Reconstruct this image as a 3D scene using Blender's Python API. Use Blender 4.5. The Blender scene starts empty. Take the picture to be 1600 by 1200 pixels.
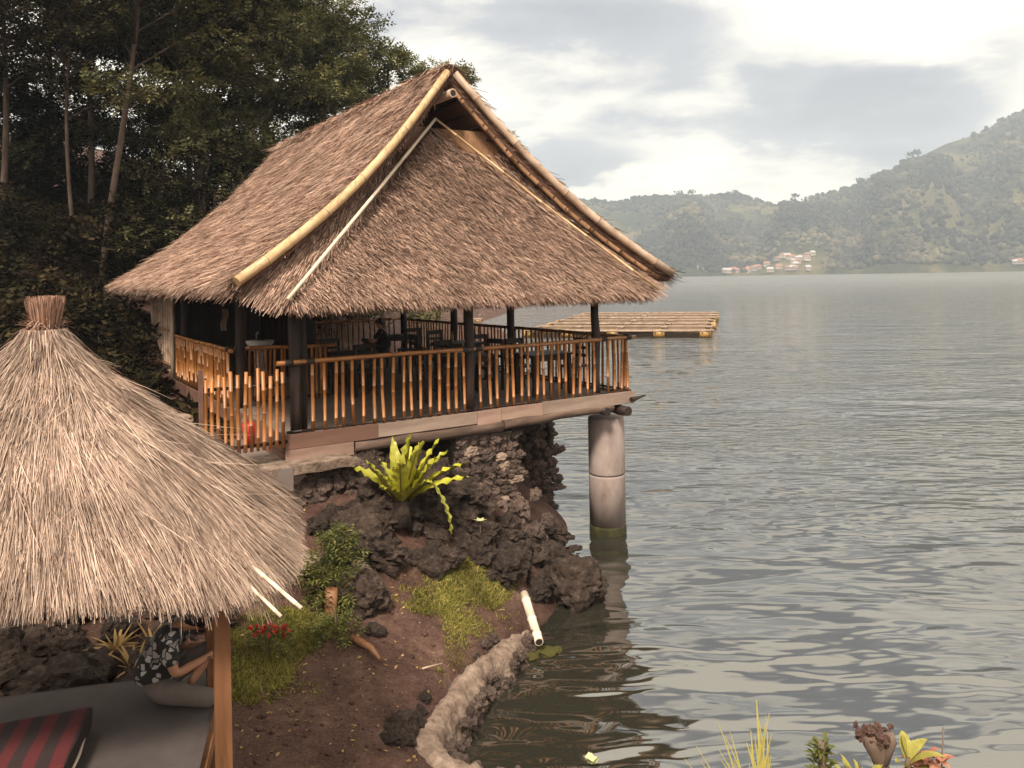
import bpy, bmesh, math, random
import numpy as np
from mathutils import Vector, Matrix, noise as mnoise
rad = math.radians
sc = bpy.context.scene
rng = np.random.default_rng(7)
random.seed(7)

# ------------------------------------------------------------------ camera
EYE = 4.65                      # metres above the lake
ROLL = rad(1.03)
cam_d = bpy.data.cameras.new('camera')
cam = bpy.data.objects.new('camera', cam_d)
sc.collection.objects.link(cam)
cam_d.sensor_width = 36.0
cam_d.lens = 36.0 * 1246 / 1600
cam_d.shift_y = -169 / 1600
cam_d.clip_start = 0.1
cam_d.clip_end = 4000
r_ = Vector((math.cos(ROLL), 0, -math.sin(ROLL)))
u_ = Vector((math.sin(ROLL), 0, math.cos(ROLL)))
b_ = r_.cross(u_)
cam.matrix_world = Matrix(((r_.x, u_.x, b_.x, 0), (r_.y, u_.y, b_.y, 0), (r_.z, u_.z, b_.z, EYE), (0, 0, 0, 1)))
sc.camera = cam

# ------------------------------------------------------------------ sky
SUN_EL, SUN_AZ = 49.0, -165.0    # azimuth from +Y, clockwise
world = bpy.data.worlds.new('World')
sc.world = world
world.use_nodes = True
wn, wl = world.node_tree.nodes, world.node_tree.links
wn.clear()
def wnode(t, **k):
    n = wn.new(t)
    for a, v in k.items():
        setattr(n, a, v)
    return n
def wmath(op, a, b=None, c=None):
    n = wnode('ShaderNodeMath', operation=op)
    for i, v in enumerate((a, b, c)):
        if v is None: continue
        if isinstance(v, (int, float)): n.inputs[i].default_value = v
        else: wl.new(v, n.inputs[i])
    return n.outputs[0]
wo = wnode('ShaderNodeOutputWorld')
bg = wnode('ShaderNodeBackground')
bg.inputs['Strength'].default_value = 0.1
wl.new(bg.outputs[0], wo.inputs[0])
sky = wnode('ShaderNodeTexSky', sky_type='NISHITA', sun_disc=False)
sky.sun_elevation = rad(SUN_EL)
sky.sun_rotation = rad(SUN_AZ)
sky.air_density = 1.0
sky.dust_density = 3.0
tc = wnode('ShaderNodeTexCoord')
sep = wnode('ShaderNodeSeparateXYZ')
wl.new(tc.outputs['Generated'], sep.inputs[0])
X, Y, Z = sep.outputs
zc = wmath('ADD', wmath('MAXIMUM', Z, 0.0), 0.16)
cu = wmath('DIVIDE', X, zc)
cv = wmath('DIVIDE', Y, zc)
comb = wnode('ShaderNodeCombineXYZ')
wl.new(cu, comb.inputs[0]); wl.new(cv, comb.inputs[1])
def wnoise(scale, detail, rough, off, dist=0.0):
    m = wnode('ShaderNodeMapping')
    m.inputs['Location'].default_value = off
    wl.new(comb.outputs[0], m.inputs['Vector'])
    n = wnode('ShaderNodeTexNoise')
    n.inputs['Scale'].default_value = scale
    n.inputs['Detail'].default_value = detail
    n.inputs['Roughness'].default_value = rough
    n.inputs['Distortion'].default_value = dist
    wl.new(m.outputs[0], n.inputs['Vector'])
    return n.outputs['Fac']
n1 = wnoise(0.8, 7, 0.55, (3.1, 1.7, 0), 0.2)
n2 = wnoise(2.2, 8, 0.58, (8.3, 4.2, 0), 0.3)
n3 = wnoise(1.6, 6, 0.6, (-5.3, 14.2, 2.0), 0.3)
# grey cloud banks at their bearings: (tan azimuth, tan elevation, radii)
ys = wmath('MAXIMUM', Y, 0.08)
ta = wmath('DIVIDE', X, ys)
te = wmath('DIVIDE', Z, ys)
ta = wmath('ADD', ta, wmath('MULTIPLY', wmath('SUBTRACT', n2, 0.5), 0.22))
te = wmath('ADD', te, wmath('MULTIPLY', wmath('SUBTRACT', n3, 0.5), 0.16))
BANKS = [(0.10, 0.31, 0.24, 0.10, 1.0), (0.36, 0.20, 0.12, 0.06, .75), (0.52, 0.185, 0.11, 0.05, .85), (0.04, 0.17, 0.12, 0.05, .7),
         (0.18, 0.19, 0.10, 0.022, .45), (0.63, 0.29, 0.05, 0.07, .5), (-0.16, 0.36, 0.10, 0.09, .4), (0.10, 0.14, 0.12, 0.02, .5),
         (0.40, 0.50, 0.12, 0.09, 1.3), (0.30, 0.62, 0.16, 0.10, 1.1), (0.9, 0.45, 0.25, 0.07, 1.0), (0.62, 0.62, 0.12, 0.05, .8)]
bank = None
for (a, e, ra, re, w) in BANKS:
    dx = wmath('DIVIDE', wmath('SUBTRACT', ta, a), ra)
    dy = wmath('DIVIDE', wmath('SUBTRACT', te, e), re)
    d2 = wmath('ADD', wmath('MULTIPLY', dx, dx), wmath('MULTIPLY', dy, dy))
    g = wmath('MULTIPLY', wmath('EXPONENT', wmath('MULTIPLY', d2, -0.9)), w * 1.08)
    bank = g if bank is None else wmath('ADD', bank, g)
fac = wmath('ADD', bank, wmath('MULTIPLY', wmath('SUBTRACT', n1, 0.60), 1.5))
fac = wmath('ADD', fac, wmath('MULTIPLY', wmath('SUBTRACT', n2, 0.5), 1.3))
ramp = wnode('ShaderNodeValToRGB')
el = ramp.color_ramp.elements
el[0].position, el[0].color = 0.0, (.92, .84, .68, 1)
el[1].position, el[1].color = 1.0, (.185, .195, .22, 1)
e_ = el.new(0.42); e_.color = (.62, .575, .495, 1)
e_ = el.new(0.65); e_.color = (.29, .29, .305, 1)
wl.new(fac, ramp.inputs[0])
sc10 = wnode('ShaderNodeVectorMath', operation='SCALE')
sc10.inputs['Scale'].default_value = 10.0
wl.new(ramp.outputs[0], sc10.inputs[0])
mixs = wnode('ShaderNodeMix', data_type='RGBA')
mixs.inputs['Factor'].default_value = 0.92
wl.new(sky.outputs[0], mixs.inputs[6]); wl.new(sc10.outputs[0], mixs.inputs[7])
wl.new(mixs.outputs[2], bg.inputs['Color'])

# ------------------------------------------------------------------ sun
sun_d = bpy.data.lights.new('sun', 'SUN')
sun_d.energy = 3.8
sun_d.angle = rad(10)
sun_d.color = (1.0, .90, .76)
sun = bpy.data.objects.new('sun', sun_d)
sc.collection.objects.link(sun)
az = rad(SUN_AZ)
sdir = Vector((math.sin(az) * math.cos(rad(SUN_EL)), math.cos(az) * math.cos(rad(SUN_EL)), math.sin(rad(SUN_EL))))
sun.rotation_euler = sdir.to_track_quat('Z', 'Y').to_euler()

# ------------------------------------------------------------------ exposure, engine
vs = sc.view_settings
vs.view_transform = 'Standard'; vs.look = 'None'; vs.exposure = 1.0; vs.gamma = 1.0; vs.use_curve_mapping = False
sc.render.engine = 'CYCLES'
cy = sc.cycles
cy.use_denoising = True
cy.max_bounces = 6; cy.diffuse_bounces = 3; cy.glossy_bounces = 3; cy.transmission_bounces = 3; cy.transparent_max_bounces = 6; cy.volume_bounces = 0
cy.caustics_reflective = False; cy.caustics_refractive = False
cy.sample_clamp_indirect = 4.0
try: cy.denoising_prefilter = 'ACCURATE'
except Exception: pass

# ------------------------------------------------------------------ materials
def nodes(m):
    m.use_nodes = True
    nt = m.node_tree
    nt.nodes.clear()
    o = nt.nodes.new('ShaderNodeOutputMaterial')
    p = nt.nodes.new('ShaderNodeBsdfPrincipled')
    nt.links.new(p.outputs[0], o.inputs[0])
    return nt, p, o
def ramp_node(nt, cols, fac):
    r = nt.nodes.new('ShaderNodeValToRGB')
    el = r.color_ramp.elements
    n = len(cols)
    for i, c in enumerate(cols):
        pos, col = (c if isinstance(c[0], (int, float)) and len(c) == 2 else (i / max(1, n - 1), c))
        if i == 0: el[1].position = 1.0
        e = el[0] if i == 0 else (el[len(el) - 1] if i == n - 1 else el.new(pos))
        e.position = pos; e.color = (*col, 1)
    nt.links.new(fac, r.inputs[0])
    return r.outputs[0]
def noise_node(nt, scale, detail=5, rough=.6, vec=None, stretch=None, dist=0.0):
    tcn = nt.nodes.new('ShaderNodeTexCoord')
    src = tcn.outputs['Object'] if vec is None else vec
    if stretch is not None:
        mp = nt.nodes.new('ShaderNodeMapping'); mp.inputs['Scale'].default_value = stretch
        nt.links.new(src, mp.inputs[0]); src = mp.outputs[0]
    n = nt.nodes.new('ShaderNodeTexNoise')
    n.inputs['Scale'].default_value = scale; n.inputs['Detail'].default_value = detail
    n.inputs['Roughness'].default_value = rough; n.inputs['Distortion'].default_value = dist
    nt.links.new(src, n.inputs['Vector'])
    return n.outputs['Fac']
def mth(nt, op, a, b=None, clamp=False):
    n = nt.nodes.new('ShaderNodeMath'); n.operation = op; n.use_clamp = clamp
    for i, v in enumerate((a, b)):
        if v is None: continue
        if isinstance(v, (int, float)): n.inputs[i].default_value = v
        else: nt.links.new(v, n.inputs[i])
    return n.outputs[0]
def mixc(nt, f, a, b, blend='MIX'):
    n = nt.nodes.new('ShaderNodeMix'); n.data_type = 'RGBA'; n.blend_type = blend
    for i, v in ((0, f), (6, a), (7, b)):
        if isinstance(v, (int, float)): n.inputs[i].default_value = v
        elif isinstance(v, tuple): n.inputs[i].default_value = (*v, 1)
        else: nt.links.new(v, n.inputs[i])
    return n.outputs[2]
def add_bump(nt, p, h, strength=.5, dist=.02):
    b = nt.nodes.new('ShaderNodeBump'); b.inputs['Strength'].default_value = strength; b.inputs['Distance'].default_value = dist
    nt.links.new(h, b.inputs['Height']); nt.links.new(b.outputs[0], p.inputs['Normal'])
def pmat(name, cols, scale=6, rough=.8, bump=0, bdist=.01, bscale=None, stretch=None, spec=.3, detail=6, obj_rand=0.0):
    m = bpy.data.materials.new(name)
    nt, p, o = nodes(m)
    f = noise_node(nt, scale, detail, .62, stretch=stretch)
    lo = .5 - .5 / 2.2; f2 = mth(nt, 'MULTIPLY', mth(nt, 'SUBTRACT', f, lo), 2.2, True)
    c = ramp_node(nt, cols, f2)
    if obj_rand:
        oi = nt.nodes.new('ShaderNodeObjectInfo')
        v = mth(nt, 'ADD', mth(nt, 'MULTIPLY', oi.outputs['Random'], 2 * obj_rand), 1 - obj_rand)
        hs = nt.nodes.new('ShaderNodeHueSaturation'); nt.links.new(c, hs.inputs['Color']); nt.links.new(v, hs.inputs['Value']); c = hs.outputs[0]
    nt.links.new(c, p.inputs['Base Color'])
    p.inputs['Roughness'].default_value = rough
    p.inputs['Specular IOR Level'].default_value = spec
    if bump:
        add_bump(nt, p, noise_node(nt, bscale or scale * 3, 8, .65, stretch=stretch), bump, bdist)
    return m
def island_mat(name, cols, rough=.7, nscale=None, nlo=.6, nhi=1.1, transl=0.0, spec=.25):
    """colour differs from straw to straw / leaf to leaf"""
    m = bpy.data.materials.new(name)
    nt, p, o = nodes(m)
    g = nt.nodes.new('ShaderNodeNewGeometry')
    c = ramp_node(nt, cols, g.outputs['Random Per Island'])
    if nscale:
        f = noise_node(nt, nscale, 4, .6)
        v = nt.nodes.new('ShaderNodeMapRange')
        v.inputs[1].default_value = .3; v.inputs[2].default_value = .7; v.inputs[3].default_value = nlo; v.inputs[4].default_value = nhi
        nt.links.new(f, v.inputs[0])
        hs = nt.nodes.new('ShaderNodeHueSaturation'); nt.links.new(c, hs.inputs['Color']); nt.links.new(v.outputs[0], hs.inputs['Value']); c = hs.outputs[0]
    nt.links.new(c, p.inputs['Base Color'])
    p.inputs['Roughness'].default_value = rough
    p.inputs['Specular IOR Level'].default_value = spec
    if transl:
        t = nt.nodes.new('ShaderNodeBsdfTranslucent'); nt.links.new(c, t.inputs['Color'])
        mx = nt.nodes.new('ShaderNodeMixShader'); mx.inputs[0].default_value = transl
        nt.links.new(p.outputs[0], mx.inputs[1]); nt.links.new(t.outputs[0], mx.inputs[2]); nt.links.new(mx.outputs[0], o.inputs[0])
    return m
M = {}
M['straw_main'] = island_mat('straw_main', [(.10, .053, .038), (.29, .172, .126), (.44, .28, .208), (.60, .42, .32)], .8, 2.2, .62, 1.16)
M['straw_skirt'] = island_mat('straw_skirt', [(.07, .035, .025), (.23, .134, .097), (.38, .238, .176), (.55, .38, .285)], .8, 2.6, .62, 1.15)
M['straw_pale'] = island_mat('straw_pale', [(.10, .058, .042), (.28, .185, .14), (.41, .285, .22), (.56, .42, .33)], .75, 3.2, .60, 1.14)  # straw tones darken in patches, for rot and painted clump shadows
M['thatch_base'] = pmat('thatch_base', [(.10, .05, .035), (.20, .11, .075)], 14, .95, .6, .03, stretch=(3, 3, 1))
M['thatch_dark'] = pmat('thatch_dark', [(.05, .028, .02), (.11, .06, .04)], 14, .95)
M['mat_weave'] = pmat('mat_weave', [(.18, .09, .045), (.30, .165, .09)], 24, .85, .4, .01, stretch=(1, 1, .2))
M['bamboo_pale'] = pmat('bamboo_pale', [(.30, .17, .08), (.50, .33, .175), (.56, .39, .23)], 3, .42, stretch=(1, 1, 1), spec=.4)
M['bamboo_grey'] = pmat('bamboo_grey', [(.24, .15, .10), (.40, .28, .20), (.48, .36, .27)], 3, .5, spec=.4)
M['bamboo_white'] = pmat('bamboo_white', [(.50, .40, .30), (.68, .57, .44)], 5, .5)
M['bamboo_node'] = pmat('bamboo_node', [(.10, .045, .018), (.22, .11, .05)], 20, .6)
M['bamboo_orange'] = pmat('bamboo_orange', [(.15, .052, .014), (.29, .11, .028), (.37, .155, .048)], 5, .38, stretch=(1, 1, .5), spec=.5, obj_rand=.22)
M['lash'] = pmat('lash', [(.012, .009, .008), (.03, .02, .018)], 30, .6)
M['post'] = pmat('post', [(.010, .005, .004), (.035, .017, .012)], 9, .6, .4, .01, stretch=(1, 1, .15))
M['post_light'] = pmat('post_light', [(.10, .042, .018), (.19, .085, .04), (.25, .12, .06)], 7, .55, .25, .006, stretch=(1, 1, .12))
M['plank'] = pmat('plank', [(.13, .075, .055), (.25, .155, .12), (.34, .23, .18)], 5, .7, .35, .006, stretch=(.15, 1, 1), obj_rand=.25)
M['plank_pale'] = pmat('plank_pale', [(.13, .09, .07), (.25, .175, .138), (.35, .262, .21)], 5, .7, .35, .006, stretch=(.15, 1, 1))
M['plank_dark'] = pmat('plank_dark', [(.085, .042, .030), (.16, .085, .062)], 5, .6, .3, .006, stretch=(.15, 1, 1), obj_rand=.2)
M['log'] = pmat('log', [(.03, .018, .013), (.12, .075, .056), (.23, .155, .12)], 5, .8, .6, .02, stretch=(.2, 1, 1))
M['floor'] = pmat('floor', [(.12, .09, .078), (.21, .165, .145)], 2, .7, .2, .004)
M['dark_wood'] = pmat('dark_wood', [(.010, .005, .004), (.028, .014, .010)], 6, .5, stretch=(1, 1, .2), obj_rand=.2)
M['concrete'] = pmat('concrete', [(.13, .095, .082), (.25, .19, .17), (.31, .245, .22), (.37, .30, .27)], 3.2, .88, .45, .006, bscale=34, stretch=(1, 1, .45))
M['cement_top'] = pmat('cement_top', [(.06, .038, .028), (.17, .115, .085), (.25, .178, .136), (.36, .275, .215)], 7, .95, 1.0, .04, bscale=26)
M['mortar'] = pmat('mortar', [(.10, .075, .06), (.22, .17, .14)], 6, .95, .8, .03, bscale=24)
M['stone'] = pmat('stone', [(.035, .022, .018), (.12, .08, .063), (.24, .17, .14)], 4, .95, 1.0, .03, bscale=22, obj_rand=.35)
M['lava'] = pmat('lava', [(.014, .009, .0065), (.040, .025, .018), (.072, .047, .035), (.15, .105, .082)], 4, .95, 1.0, .08, bscale=11, obj_rand=.3)
M['pale_rock'] = pmat('pale_rock', [(.22, .14, .10), (.40, .30, .24)], 5, .9, .8, .03, bscale=20)
M['moss'] = pmat('moss', [(.035, .030, .006), (.10, .085, .015)], 14, .95, .8, .02)
M['bark'] = pmat('bark', [(.05, .03, .022), (.12, .08, .06), (.18, .13, .105)], 5, .9, .6, .02, stretch=(1, 1, .3))
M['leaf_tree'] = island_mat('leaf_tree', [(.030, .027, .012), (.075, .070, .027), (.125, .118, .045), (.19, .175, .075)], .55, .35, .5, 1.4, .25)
M['leaf_tree_lit'] = island_mat('leaf_tree_lit', [(.045, .045, .015), (.11, .108, .036), (.18, .172, .064), (.25, .23, .095)], .55, .4, .6, 1.3, .3)  # brighter copy of the tree leaf, sunlight put into the colour
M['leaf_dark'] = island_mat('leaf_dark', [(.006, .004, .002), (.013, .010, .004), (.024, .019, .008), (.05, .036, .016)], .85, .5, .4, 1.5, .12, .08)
M['leaf_bush'] = island_mat('leaf_bush', [(.03, .04, .010), (.075, .09, .02), (.14, .14, .035), (.21, .19, .06)], .5, 4, .7, 1.2, .3)
M['grass'] = island_mat('grass', [(.07, .068, .013), (.17, .165, .03), (.28, .25, .05), (.44, .35, .12)], .6, 1.6, .55, 1.3, .3)
M['yellow_leaf'] = island_mat('yellow_leaf', [(.20, .21, .035), (.36, .33, .07), (.50, .40, .15)], .5, 14, .6, 1.2, .3)
M['reed'] = island_mat('reed', [(.26, .24, .04), (.46, .40, .10), (.58, .46, .17)], .5, transl=.3)
M['dry_leaf'] = island_mat('dry_leaf', [(.11, .055, .02), (.28, .165, .06), (.42, .29, .13)], .6, transl=.2)
M['fern'] = pmat('fern', [(.13, .15, .012), (.30, .29, .025), (.40, .36, .05)], 3, .38, .3, .01, spec=.5, obj_rand=.25)
M['rib'] = pmat('rib', [(.05, .03, .01), (.09, .06, .02)], 10, .5)
M['soil_rock'] = M['lava']
# ------------------------------------------------------------------ mesh helpers
col = sc.collection
def np_mesh(name, V, quads=None, tris=None, mats=(), mi=None, smooth=False):
    me = bpy.data.meshes.new(name)
    V = np.asarray(V, dtype=np.float32).reshape(-1, 3)
    nq = 0 if quads is None else len(quads); nt = 0 if tris is None else len(tris)
    idx = []
    if nq: idx.append(np.asarray(quads, dtype=np.int32).ravel())
    if nt: idx.append(np.asarray(tris, dtype=np.int32).ravel())
    loops = np.concatenate(idx)
    me.vertices.add(len(V)); me.vertices.foreach_set('co', V.ravel())
    me.loops.add(len(loops)); me.loops.foreach_set('vertex_index', loops)
    me.polygons.add(nq + nt)
    start = np.concatenate([np.arange(nq) * 4, nq * 4 + np.arange(nt) * 3]).astype(np.int32)
    tot = np.concatenate([np.full(nq, 4), np.full(nt, 3)]).astype(np.int32)
    me.polygons.foreach_set('loop_start', start); me.polygons.foreach_set('loop_total', tot)
    for m in mats: me.materials.append(m)
    if mi is not None: me.polygons.foreach_set('material_index', np.asarray(mi, dtype=np.int32))
    if smooth: me.polygons.foreach_set('use_smooth', np.ones(nq + nt, dtype=bool))
    me.update(calc_edges=True)
    return me
class MB:
    """collects shapes into one mesh"""
    def __init__(s): s.v, s.f, s.m, s.sm = [], [], [], []
    def add(s, vs_, fs, mi=0, smooth=False):
        o = len(s.v); s.v += [tuple(v) for v in vs_]
        for f in fs: s.f.append([i + o for i in f]); s.m.append(mi); s.sm.append(smooth)
    def box(s, c, d, rot=None, mi=0, jit=0.0):
        x, y, z = d[0] / 2, d[1] / 2, d[2] / 2
        vs_ = [Vector((sx * x, sy * y, sz * z)) for sz in (-1, 1) for sy in (-1, 1) for sx in (-1, 1)]
        if jit: vs_ = [v + Vector([random.uniform(-jit, jit) for _ in range(3)]) for v in vs_]
        if rot is not None: vs_ = [rot @ v for v in vs_]
        s.add([v + Vector(c) for v in vs_], [(0, 2, 3, 1), (4, 5, 7, 6), (0, 1, 5, 4), (2, 6, 7, 3), (0, 4, 6, 2), (1, 3, 7, 5)], mi)
    def tube(s, pts, rads, sides=8, mi=0, band=None, caps=True, smooth=True, phase=0.0):
        pts = [Vector(p) for p in pts]; n = len(pts)
        if isinstance(rads, (int, float)): rads = [rads] * n
        T = [(pts[min(i + 1, n - 1)] - pts[max(i - 1, 0)]).normalized() for i in range(n)]
        ref = Vector((0, 0, 1)) if abs(T[0].z) < .9 else Vector((1, 0, 0))
        A = T[0].cross(ref).normalized(); vs_ = []
        for i in range(n):
            A = (A - T[i] * A.dot(T[i])).normalized(); B = T[i].cross(A)
            for k in range(sides):
                t = 2 * math.pi * k / sides + phase
                vs_.append(pts[i] + (A * math.cos(t) + B * math.sin(t)) * rads[i])
        o = len(s.v); s.v += [tuple(v) for v in vs_]
        for i in range(n - 1):
            for k in range(sides):
                k2 = (k + 1) % sides
                s.f.append([o + i * sides + k, o + i * sides + k2, o + (i + 1) * sides + k2, o + (i + 1) * sides + k])
                s.m.append(mi if band is None else band[i]); s.sm.append(smooth)
        if caps:
            s.f.append([o + k for k in reversed(range(sides))]); s.m.append(mi); s.sm.append(False)
            s.f.append([o + (n - 1) * sides + k for k in range(sides)]); s.m.append(mi); s.sm.append(False)
    def bamboo(s, pts, r, nodes_n=6, sides=8, taper=1.0, swell=1.14, mi=0, node_mi=1, jit=.15):
        """culm with swollen, darker nodes along a polyline"""
        pts = [Vector(p) for p in pts]
        seg = [(pts[i + 1] - pts[i]).length for i in range(len(pts) - 1)]; Ltot = sum(seg)
        def at(d):
            for i, L in enumerate(seg):
                if d <= L or i == len(seg) - 1: return pts[i].lerp(pts[i + 1], min(1, d / L))
                d -= L
        ds = [(0, 1, 0)]; cum = 0
        for L in seg[:-1]: cum += L; ds.append((cum, 1.0, 0))
        for k in range(nodes_n):
            d = Ltot * (k + .5 + random.uniform(-jit, jit)) / nodes_n; w = r * .2
            ds += [(d - w, 1.02, 0), (d - w * .4, swell, 1), (d + w * .4, swell, 0), (d + w, 1.0, 0)]
        ds.append((Ltot, 1, 0)); ds.sort(key=lambda q: q[0])
        P_ = [at(max(0, min(Ltot, d))) for d, _, _ in ds]
        R_ = [r * q * (1 + (taper - 1) * d / Ltot) for d, q, _ in ds]
        keep = [0] + [i for i in range(1, len(P_)) if (P_[i] - P_[i - 1]).length > 1e-5]
        s.tube([P_[i] for i in keep], [R_[i] for i in keep], sides, mi, [node_mi if ds[i][2] else mi for i in keep])
    def mesh(s, name, mats):
        me = bpy.data.meshes.new(name)
        me.from_pydata(s.v, [], s.f)
        for m in (mats if isinstance(mats, (list, tuple)) else [mats]): me.materials.append(m)
        me.polygons.foreach_set('material_index', s.m)
        me.polygons.foreach_set('use_smooth', s.sm)
        me.update()
        return me
def obj(name, me, parent=None, loc=None, rot=None, scale=None, label=None, kind=None):
    o = bpy.data.objects.new(name, me); col.objects.link(o)
    if parent is not None: o.parent = parent
    if loc is not None: o.location = loc
    if rot is not None: o.rotation_euler = rot
    if scale is not None: o.scale = scale if not isinstance(scale, (int, float)) else (scale,) * 3
    if label: o['label'] = label
    if kind: o['kind'] = kind
    return o
def tag(o, label=None, cat=None, group=None, kind=None):
    if label: o['label'] = label
    if cat: o['category'] = cat
    if group: o['group'] = group
    if kind: o['kind'] = kind
    return o
def thing(name, label, cat, loc=(0, 0, 0), rz=0.0, group=None):
    o = bpy.data.objects.new(name, None); col.objects.link(o)
    o.empty_display_size = .2
    o.location = loc; o.rotation_euler = (0, 0, rz)
    return tag(o, label, cat, group)
def copy_tree(o, parent=None):
    c = o.copy(); col.objects.link(c)
    if parent is not None: c.parent = parent
    for ch in list(o.children): copy_tree(ch, c)
    return c
def vnorm(a): return a / np.maximum(np.linalg.norm(a, axis=-1, keepdims=True), 1e-9)
def ribbons(P, D, N, L, w, segs=2, lift=0.0, droop=0.0, tip=.35, rg=rng):
    """thin blades: base P, direction D, normal N; lift = rise off the surface at the tip, droop = fall along -z"""
    n = len(P); D = vnorm(D); S = vnorm(np.cross(D, N))
    L = np.broadcast_to(L, (n,))[:, None]; w = np.broadcast_to(w, (n,))[:, None]
    lift = np.broadcast_to(lift, (n,))[:, None]; droop = np.broadcast_to(droop, (n,))[:, None]
    tw = rg.uniform(-.5, .5, (n, 1)); S = vnorm(S + N * tw)
    V = np.empty((n, segs + 1, 2, 3))
    for k in range(segs + 1):
        f = k / segs
        C = P + D * L * f + N * (lift * f * (1.3 - .3 * f)); C[:, 2] -= (droop * f * f)[:, 0]
        hw = w * .5 * (1 - (1 - tip) * f)
        V[:, k, 0] = C - S * hw; V[:, k, 1] = C + S * hw
    base = np.arange(n)[:, None] * (segs + 1) * 2; Q = []
    for k in range(segs):
        Q.append(base + np.array([[2 * k, 2 * k + 1, 2 * k + 3, 2 * k + 2]]))
    return V.reshape(-1, 3), np.concatenate(Q)
def join_arrays(parts):
    Vs, Qs, o = [], [], 0
    for V, Q in parts: Vs.append(V); Qs.append(Q + o); o += len(V)
    return np.concatenate(Vs), np.concatenate(Qs)
def scatter_template(TV, TQ, P, R, S):
    """copies of a small template at points P with rotation matrices R (n,3,3) and scales S"""
    n = len(P)
    V = np.einsum('nij,kj->nki', R, TV) * np.asarray(S).reshape(n, 1, -1) + P[:, None, :]
    Q = TQ[None] + (np.arange(n) * len(TV))[:, None, None]
    return V.reshape(-1, 3), Q.reshape(-1, TQ.shape[1])
def rot_from(D, roll=None, rg=rng):
    """matrices whose x axis is D and whose z axis leans to world up"""
    D = vnorm(D); n = len(D)
    up = np.tile([0, 0, 1.0], (n, 1)) + rg.normal(0, .35, (n, 3))
    Yv = vnorm(np.cross(up, D)); Zv = np.cross(D, Yv)
    return np.stack([D, Yv, Zv], axis=-1)
def rand_rot(n, rg=rng):
    q = vnorm(rg.normal(size=(n, 4))); a, b, c, d = q.T
    return np.stack([np.stack([1 - 2 * (c * c + d * d), 2 * (b * c - a * d), 2 * (b * d + a * c)], -1),
                     np.stack([2 * (b * c + a * d), 1 - 2 * (b * b + d * d), 2 * (c * d - a * b)], -1),
                     np.stack([2 * (b * d - a * c), 2 * (c * d + a * b), 1 - 2 * (b * b + c * c)], -1)], 1)
def rock_mesh(name, sub, mat, seed, rough=.35, flat=.8, freq=1.3):
    bm = bmesh.new(); bmesh.ops.create_icosphere(bm, subdivisions=sub, radius=1.0)
    off = Vector((seed * 7.31, seed * 3.17, seed * 1.77))
    for v in bm.verts:
        q = mnoise.voronoi(v.co * freq * 1.25 + off)[0]
        d = mnoise.noise(v.co * freq + off) * rough * .8 - (.5 - (q[1] - q[0])) * rough * .7
        if sub > 2:
            q = mnoise.voronoi(v.co * freq * 3.2 + off)[0]; d -= (.4 - (q[1] - q[0])) * rough * .34
            d += mnoise.noise(v.co * freq * 2.7 + off) * rough * .4
        if sub > 2: d += mnoise.noise(v.co * freq * 6.5 + off) * rough * .30 + mnoise.noise(v.co * freq * 13 + off) * rough * .18
        c = v.co * (1 + d); c.z *= flat; v.co = c
    me = bpy.data.meshes.new(name); bm.to_mesh(me); bm.free(); me.materials.append(mat)
    me.polygons.foreach_set('use_smooth', np.full(len(me.polygons), sub > 4))
    return me

# ------------------------------------------------------------------ ground
CP = np.array([
 (-1.5,7.6,.6),(-.95,8.2,.5),(-1.1,7.0,.5),(-2.2,7.2,.72),(-2.4,8.3,.8),(-1.9,9.3,.85),(-1.1,9.6,.62),(-.45,10.4,.55),(-.1,10.9,.38),
 (-.85,7.9,.34),(-.3,7.7,-.5),(0,7.6,-.8),(.45,9,-.9),(.45,10.2,-.5),(-.1,9.9,.12),(.75,10.9,-.3),(1.3,12.2,-.8),(1.7,14,-1.0),(-.55,9.2,.36),(-.35,8.8,-.3),
 (-1.5,10.6,1.45),(-1.2,11.4,1.75),(-.4,11.6,1.0),(.2,12.3,.45),(-.6,13,1.5),(.2,14.5,.9),(1.0,16,-.2),(-2,14,2.0),(-4,16,2.1),(-1,18,1.2),(-4,20,2.1),(-.9,10.9,1.0),
 (-2.4,9.9,1.35),(-3.2,9.8,1.45),(-3.1,11.25,2.0),(-3.1,10.2,1.42),(-2.4,10.5,1.45),(-1.95,10.75,1.5),(-3.9,9.75,1.55),(-4.0,11.3,2.12),(-5,12.5,2.0),(-6,14,1.85),(-7.2,16.6,2.1),(-5,10,1.85),(-4.5,8.6,1.25),(-3.5,8.0,1.0),(-5.5,7,1.2),(-7,10,2.2),
 (-9.4,16,2.8),(-10,20,4.0),(-12,24,4.9),(-8,24,3.8),(-15,18,4.5),(-15,30,6.5),(-6,30,3.2),(-2,30,1.2),(0,24,-.5),(2,30,-1.5),(-3,45,1.5),(1,45,-2),(-10,50,5),(-30,30,9),(-30,60,12),(-20,10,4),(-30,0,5),
 (-10,3,1.6),(-4,4,.9),(-2.5,5.5,.62),(-1.2,5.2,.5),(0.3,5.7,.15),(0,0,3.0),(-4,-3,3.0),(6,-3,3.0),(1.9,4.0,1.75),(1.2,4.4,1.25),(4,4,1.3),(4,6.2,-.8),(8,3,.9),(8,6,-1),(2,6.0,-.5),(.9,6.1,-.2),(0,6.6,.0),(-.2,7.0,.1),
 (5,10,-2),(5,20,-2.5),(10,10,-3),(14,4,-.5),(14,-3,2.5),(20,30,-4),(4,40,-3),(-60,60,18),(-60,0,9),(-60,-20,8),(0,-20,6),(20,-20,5),(20,0,0.5),(-60,120,25),(-20,120,8),(20,120,-6),(40,0,-3),(40,60,-6),(0,80,-2),(-8,80,3)], dtype=float)
def _phi(r): return np.where(r > 1e-9, r, 0)          # biharmonic-like kernel, never overshoots far away
_n = len(CP)
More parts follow.
